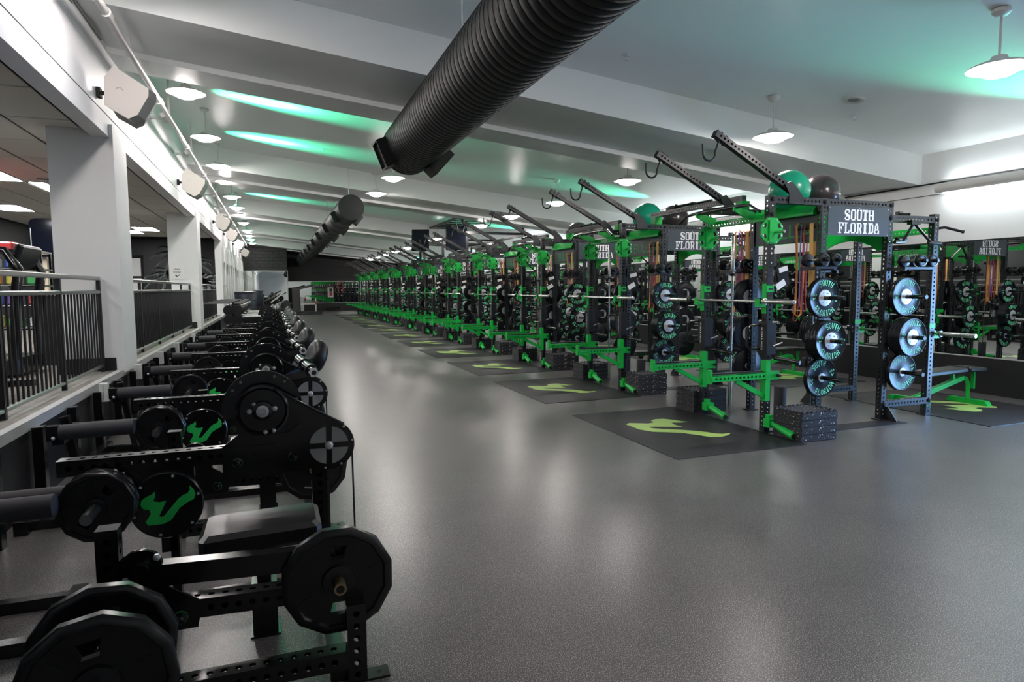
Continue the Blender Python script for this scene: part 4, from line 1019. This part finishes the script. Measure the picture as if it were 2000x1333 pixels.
# further machines with pale beams, bins and benches
hk_ = Kit()
hk_.add('beam', MB().use('lite').bevbox((0, 0, .86), (.50, .07, .03), .006)); hk_.add('cabinet', MB().use('rack2').bevbox((0, 0, .43), (.48, .10, .82), .01))
hk_.add('index_arc', MB().use('rack2').prism([(u*.9, v*.9) for u, v in arc], lambda u, v, h: Vector((.32+u, -h, .90+v)), -.01, .01).lathe(disc(.11, .03), (.32, 0, .90), '-y', 28)); hk_.add('pedestal', MB().use('rack2').b2((.24, -.05, 0), (.40, .05, .8)))
hk_.add('handle_pad', MB().use('padd').lathe([(1e-4, -.055), (.11, -.055), (.143, 0), (.11, .055), (1e-4, .055)], ax='x', n=20), (.66, .1, .98), RY(22)); hk_.add('handle_arm', MB().use('rack2').tube([(.36, 0, .95), (.62, -.05, 1.02)], .03, 10))
for k in range(5): hk_.spawn('pulley_machine', '%s narrow black pulley machine with pale top beam beyond the lever machines' % ORD[k], 'exercise machine', (-.55, 19.2+1.15*k, 0), 'pulley machines')
bnm = Kit(); bnm.add('body', MB().use('blue').lathe([(.34, 0), (.36, .04), (.37, 1.42), (.35, 1.46)], n=32)); bnm.add('rim', MB().use('blue').lathe([(.38, 1.42), (.39, 1.45), (.38, 1.50), (.30, 1.51), (1e-4, 1.51)], n=32)); bnm.add('handle', MB().use('rack2').b2((.36, -.1, 1.1), (.42, .1, 1.14)))
for k in range(4): bnm.spawn('storage_bin', '%s tall navy round storage bin by the white end of the gallery wall' % ORD[k], 'bin', (-1.1, 28.6+1.5*k, 0), 'navy bins')
def dumb_tree():
    t = Kit()
    t.add('frame', MB().use('rack2').b2((-.3, -.35, 0), (.3, -.29, .05)).b2((-.3, .29, 0), (.3, .35, .05)).b2((-.04, -.35, 0), (.04, .35, .05)).b2((-.04, -.04, 0), (.04, .04, 1.25)))
    t.add('arm', MB().use('alu').b2((-.75, -.03, 1.20), (.2, .03, 1.24)))
    for z in (.45, .75, 1.02):
        for s_ in (-1, 1): t.add('stacked_head', MB().use('iron').lathe(disc(.14, .1), (s_*.12, -.05, z), '-y', 16).lathe(disc(.10, .08), (s_*.2, .1, z+.05), 'x', 14))
    return t
dt = dumb_tree()
for k in range(5): dt.spawn('weight_tree', '%s black weight tree with steel arm by the white end of the gallery wall' % ORD[k], 'weight rack', (-1.05, 19.6+1.55*k, 0), 'weight trees')
b_ = thing('incline_bench', 'black incline press bench with raised lever arm near the end mirror', 'exercise machine', (.1, 33.5, 0))
obj('frame', MB().use('rack2').b2((-.5, -.4, 0), (.5, -.34, .08)).b2((-.5, .34, 0), (.5, .4, .08)).b2((-.04, -.4, 0), (.04, .4, .08)).beam((-.1, 0, 0), (.1, 0, 1.1), .1, .1).beam((.2, 0, 0), (.3, 0, .9), .1, .1), b_)
obj('back_pad', MB().use('pad').bevbox((0, 0, 0), (1.1, .3, .09), .02, RY(-24)), b_, (0, 0, 1.22)); obj('seat_pad', MB().use('pad').bevbox((.35, 0, .62), (.45, .36, .09), .02), b_)
obj('lever_arm', MB().use('lite').beam((-.2, -.25, .95), (.55, -.25, 1.55), .05, .06), b_)
for s_ in (-1, 1): obj('weight_head', MB().use('iron').lathe(disc(.2, .06), (.5, s_*.42, .85), '-y', 18), b_)
t = thing('power_tower', 'black cable tower with low deck and red and white post at the far end', 'exercise machine', (1.5, 42.6, 0))
obj('column', MB().use('rack2').bevbox((-.15, 0, .85), (.45, .6, 1.7), .03), t); obj('deck', MB().use('rack2').bevbox((.65, -.15, .09), (1.5, .9, .18), .02), t)
obj('arm', MB().use('rack2').beam((-.2, 0, 1.55), (1.0, 0, 1.85), .12, .14), t); obj('rail', MB().use('lite').b2((.1, -.4, .62), (1.0, -.36, .68)), t)
p_ = obj('post', MB().use('lite').cyl((1.0, -.38, .18), (1.0, -.38, 1.0), .035, 10), t); obj('sleeve', MB().use('red').cyl((1.0, -.38, .62), (1.0, -.38, .82), .05, 10), p_, label='red sleeve'); obj('plate_stack', MB().use('alu').b2((.1, -.25, .2), (.3, .2, 1.1)), t)
t = thing('step_platform', 'low black step platform against the black base under the end mirror', 'step', (4.1, 48.6, 0))
obj('top', MB().use('rack2').bevbox((0, 0, .26), (1.0, .4, .08), .015), t)
for s_ in (-1, 1): obj('leg', MB().use('rack2').b2((s_*.38-.07, -.16, 0), (s_*.38+.07, .16, .22)), t)
t = thing('wall_sign', 'white notice with a red extinguisher picture on the end mirror', 'sign', (3.98, YF-.04, 1.33))
obj('board', MB().use('paper').b2((-.2, -.01, -.36), (.2, 0, .36)), t); obj('picture', MB().use('red').b2((-.07, -.013, -.28), (.09, -.011, .02)).use('black_wall').b2((-.08, -.013, .05), (.1, -.011, .28)), t, label='red extinguisher picture')
# pennant string on the white wall
t = thing('pennant_string', 'string of small dark pennants along the white end of the gallery wall', 'bunting', (XL+.03, YW+.4, 2.62))
obj('cord', MB().use('dark').cyl((0, 0, 0), (0, 17.5, -.02), .006, 5), t)
fm = MB().use('creamd').prism([(-.16, 0), (.16, 0), (0, -.42)], lambda u, v, h: Vector((h, u, v)), -.004, .004).mesh()
for i in range(19): obj('pennant', fm, t, (0, .5+i*.9, 0))

# ================================================================== GALLERY CONTENTS
GZ = .62
# palm mural printed on the dark end wall
pal = thing('palm_mural', 'pale palm tree mural printed on the dark gallery end wall', 'mural', (-.22, YW+.695, 0))
def palm(x, z, s, n, mt, seed, drop=1.0):
    rnd = random.Random(seed); m = MB().use(mt)
    for i in range(n):
        a = 2*pi*i/n+rnd.uniform(-.15, .15); L = s*rnd.uniform(.8, 1.15); pts = []
        for j in range(9):
            t = j/8; pts.append((x+cos(a)*L*t, z+sin(a)*L*t*.8-drop*L*.55*t*t))
        for j in range(1, 9):
            (x0, z0), (x1, z1) = pts[j-1], pts[j]; d = math.hypot(x1-x0, z1-z0)
            for sd in (-1, 1):
                for k in range(3):
                    u = k/3; bx, bz = x0+(x1-x0)*u, z0+(z1-z0)*u; ll = s*.30*(1-j/11)*rnd.uniform(.5, 1.1)
                    tx, tz = bx+(x1-x0)/d*ll*.7+sd*ll*.35, bz-ll*rnd.uniform(.5, 1.0); w2 = .026*s
                    m.add([(bx-w2, 0, bz), (bx+w2, 0, bz), (tx, 0, tz)], [(0, 1, 2)])
    return m
for i, (x, z, s, n, mt, sd) in enumerate(((-3.3, 2.25, 1.0, 9, 'palmd', 1), (-3.15, 3.0, .9, 9, 'palmd', 2), (-2.3, 1.95, 1.0, 19, 'frost', 3), (-2.75, 1.55, .95, 17, 'frost', 4), (-2.5, 2.75, .9, 9, 'palmd', 5), (-2.2, 1.35, .9, 17, 'frost', 8))):
    obj('palm_crown', palm(x, z, s, n, mt, sd), pal, (0, -.004*i, 0), kind='stuff')
t = thing('wall_frame', 'tall black frame with two white sheets on the dark gallery end wall', 'frame', (-4.70, YW+.68, 0))
obj('frame', MB().use('dark').b2((-.32, -.04, 1.2), (.32, 0, 2.85)), t)
obj('sheet', MB().use('paper').b2((-.25, -.046, 2.1), (.24, -.041, 2.74)), t); obj('sheet', MB().use('paper').b2((-.2, -.046, 1.3), (.24, -.041, 2.02)), t)
t = thing('notice', 'white notice with two dark lines and a horned emblem on the second pillar', 'sign', (-2.16, 17.588, 2.02))
obj('sheet', MB().use('paper').b2((-.15, -.004, -.17), (.15, .0, .17)), t)
q = MB().use('dark'); fn = lambda u, v: Vector((u, -.0055, v)); text_flat(q, 'START', G5, fn, -.075, .05, .006, .006); text_flat(q, 'TODAY!', G5, fn, -.085, -.02, .006, .006); bull(q, lambda u, v: fn(u, v-.08), .11); obj('lettering', q, t, label='dark lettering and emblem')
# dark cabinets behind the second balustrade
ckb = Kit(); ckb.add('body', MB().use('black_wall').bevbox((0, 0, .46), (.66, .85, .92), .012))
for s_ in (-1, 1):
    d_ = ckb.add('door', MB().use('rack2').bevbox((.335, s_*.21, .47), (.015, .40, .84), .004)); ckb.sub(d_, 'handle', MB().use('alu').cyl((.36, s_*.04, .3), (.36, s_*.04, .7), .010, 8))
for i in range(7): ckb.spawn('cabinet', '%s black two-door cabinet behind the middle balustrade' % ORD[i], 'cabinet', (-2.55, 10.4+.95*i, GZ), 'black gallery cabinets')
for i in range(5): ckb.spawn('cabinet', '%s black two-door cabinet behind the farthest balustrade' % ORD[i], 'cabinet', (-2.55, 19.2+.95*i, GZ), 'black gallery cabinets')
# bikes, treadmill, shelf of packets, display
fb = Kit()
fb.add('flywheel', MB().use('rack2').lathe([(.20, -.05), (.30, -.05), (.33, -.02), (.33, .02), (.30, .05), (.20, .05), (.18, 0), (.20, -.05)], (0, 0, .42), 'x', 32))
fb.add('spokes', MB().use('rack2').tube([(0, -.2, .42), (0, .2, .42)], .012, 6).tube([(0, 0, .22), (0, 0, .62)], .012, 6).tube([(0, -.14, .28), (0, .14, .56)], .012, 6).tube([(0, .14, .28), (0, -.14, .56)], .012, 6))
fb.add('frame', MB().use('rack2').b2((-.25, -.5, 0), (.25, -.44, .06)).b2((-.25, .7, 0), (.25, .76, .06)).beam((0, -.47, .03), (0, .73, .03), .06, .06).beam((0, .0, .42), (0, .55, .95), .05, .07).beam((0, 0, .4), (0, -.35, 1.1), .05, .07))
fb.add('seat', MB().use('pad').bevbox((0, .55, .99), (.22, .28, .08), .02)); fb.add('handlebar', MB().use('rack2').tube([(-.25, -.30, 1.0), (-.22, -.38, 1.12), (.22, -.38, 1.12), (.25, -.30, 1.0)], .018, 8))
fb.add('grip', MB().use('green').cyl((.22, -.37, 1.08), (.25, -.31, 1.01), .022, 8))
for i, y in enumerate((5.0, 6.1, 7.2)): fb.spawn('exercise_bike', '%s black fan bike behind the first balustrade' % ORD[i], 'exercise bike', (-2.55-.02*i, y, GZ), 'fan bikes')
t = thing('treadmill', 'black treadmill with curved side arms behind the first balustrade', 'treadmill', (-3.0, 9.1, GZ))
obj('deck', MB().use('rack2').bevbox((-.55, 0, .12), (1.7, .8, .2), .02), t)
for s_ in (-1, 1): obj('side_arm', MB().use('rack2').tube([(.26, s_*.38, .2), (.30, s_*.38, .95), (.34, s_*.38, 1.22), (.22, s_*.38, 1.43), (.0, s_*.38, 1.455)], [.05, .055, .05, .045, .035], 10), t)
c_ = obj('console', MB().use('rack2').bevbox((.30, 0, 1.36), (.08, .66, .30), .02, RY(20)), t); obj('screen', MB().use('screen').box((.255, 0, 1.37), (.01, .5, .22), RY(20)), c_)
sf = thing('snack_shelf', 'dark wire shelf of coloured packets behind the treadmill', 'shelf', (-4.2, 12.0, GZ))
for s_ in (-1, 1):
    for s2 in (-1, 1): obj('post', MB().use('rack2').b2((s_*.9-.015, s2*.22-.015, 0), (s_*.9+.015, s2*.22+.015, 1.58)), sf)
SZ = (.40, .74, 1.05, 1.30)
for z in SZ: obj('shelf_board', MB().use('rack2').bevbox((0, 0, z), (1.84, .5, .03), .005), sf)
cols = {'blue': (.03, .10, .45), 'green': (.05, .40, .10), 'orange': (.6, .25, .04), 'purple': (.20, .10, .40), 'white': (.7, .7, .72), 'yellow': (.6, .5, .08), 'red': (.5, .05, .05)}
for c_, v_ in cols.items(): M['pk_'+c_] = mat(c_+' packet', v_, .35)
cl = list(cols); rnd = random.Random(3)
for zi, z in enumerate(SZ):
    for i in range(7):
        c_ = cl[(i*3+zi*2) % 7]; h_ = rnd.uniform(.16, .22)
        me = MB().use('pk_'+c_).bevbox((0, 0, h_/2), (.2, .12, h_), .025)
        one('snack_packet', me, '%s packet, %s from the wall on the %s board of the snack shelf' % (c_, ORD[i], ('lowest', 'second', 'third', 'top')[zi]), 'packet', (-4.2-.78+.26*i, 11.88, GZ+z+.015), 'packets on the snack shelf', RX(-6))
one('tool_case', MB().use('red').bevbox((0, 0, .07), (1.0, .35, .14), .025), 'long red case lying on top of the snack shelf', 'case', (-4.16, 12.0, GZ+1.58))
obj('top_board', MB().use('rack2').bevbox((0, 0, 1.565), (1.84, .5, .03), .005), sf)
t = thing('display', 'black glossy round-cornered display on a tan post beyond the first pillar', 'display', (-4.2, 15.5, GZ))
obj('post', MB().use('tan').b2((-.20, .05, 0), (-.06, .17, 1.75)), t)
rc = []
for cx, cz_, a0 in ((.16, .36, 0), (-.16, .36, 90), (-.16, -.36, 180), (.16, -.36, 270)):
    rc += [(cx+.13*cos(R(a0+a)), cz_+.13*sin(R(a0+a))) for a in (0, 22, 45, 68, 90)]
obj('panel', MB().use('screen').prism(rc, lambda u, v, h: Vector((u, .04-h, 2.03+v*.78)), 0, .12), t)
obj('edge_strip', MB().use('lite').b2((-.27, -.085, 1.86), (-.255, -.08, 2.22)), t)  # thin pale strip down one edge of the panel
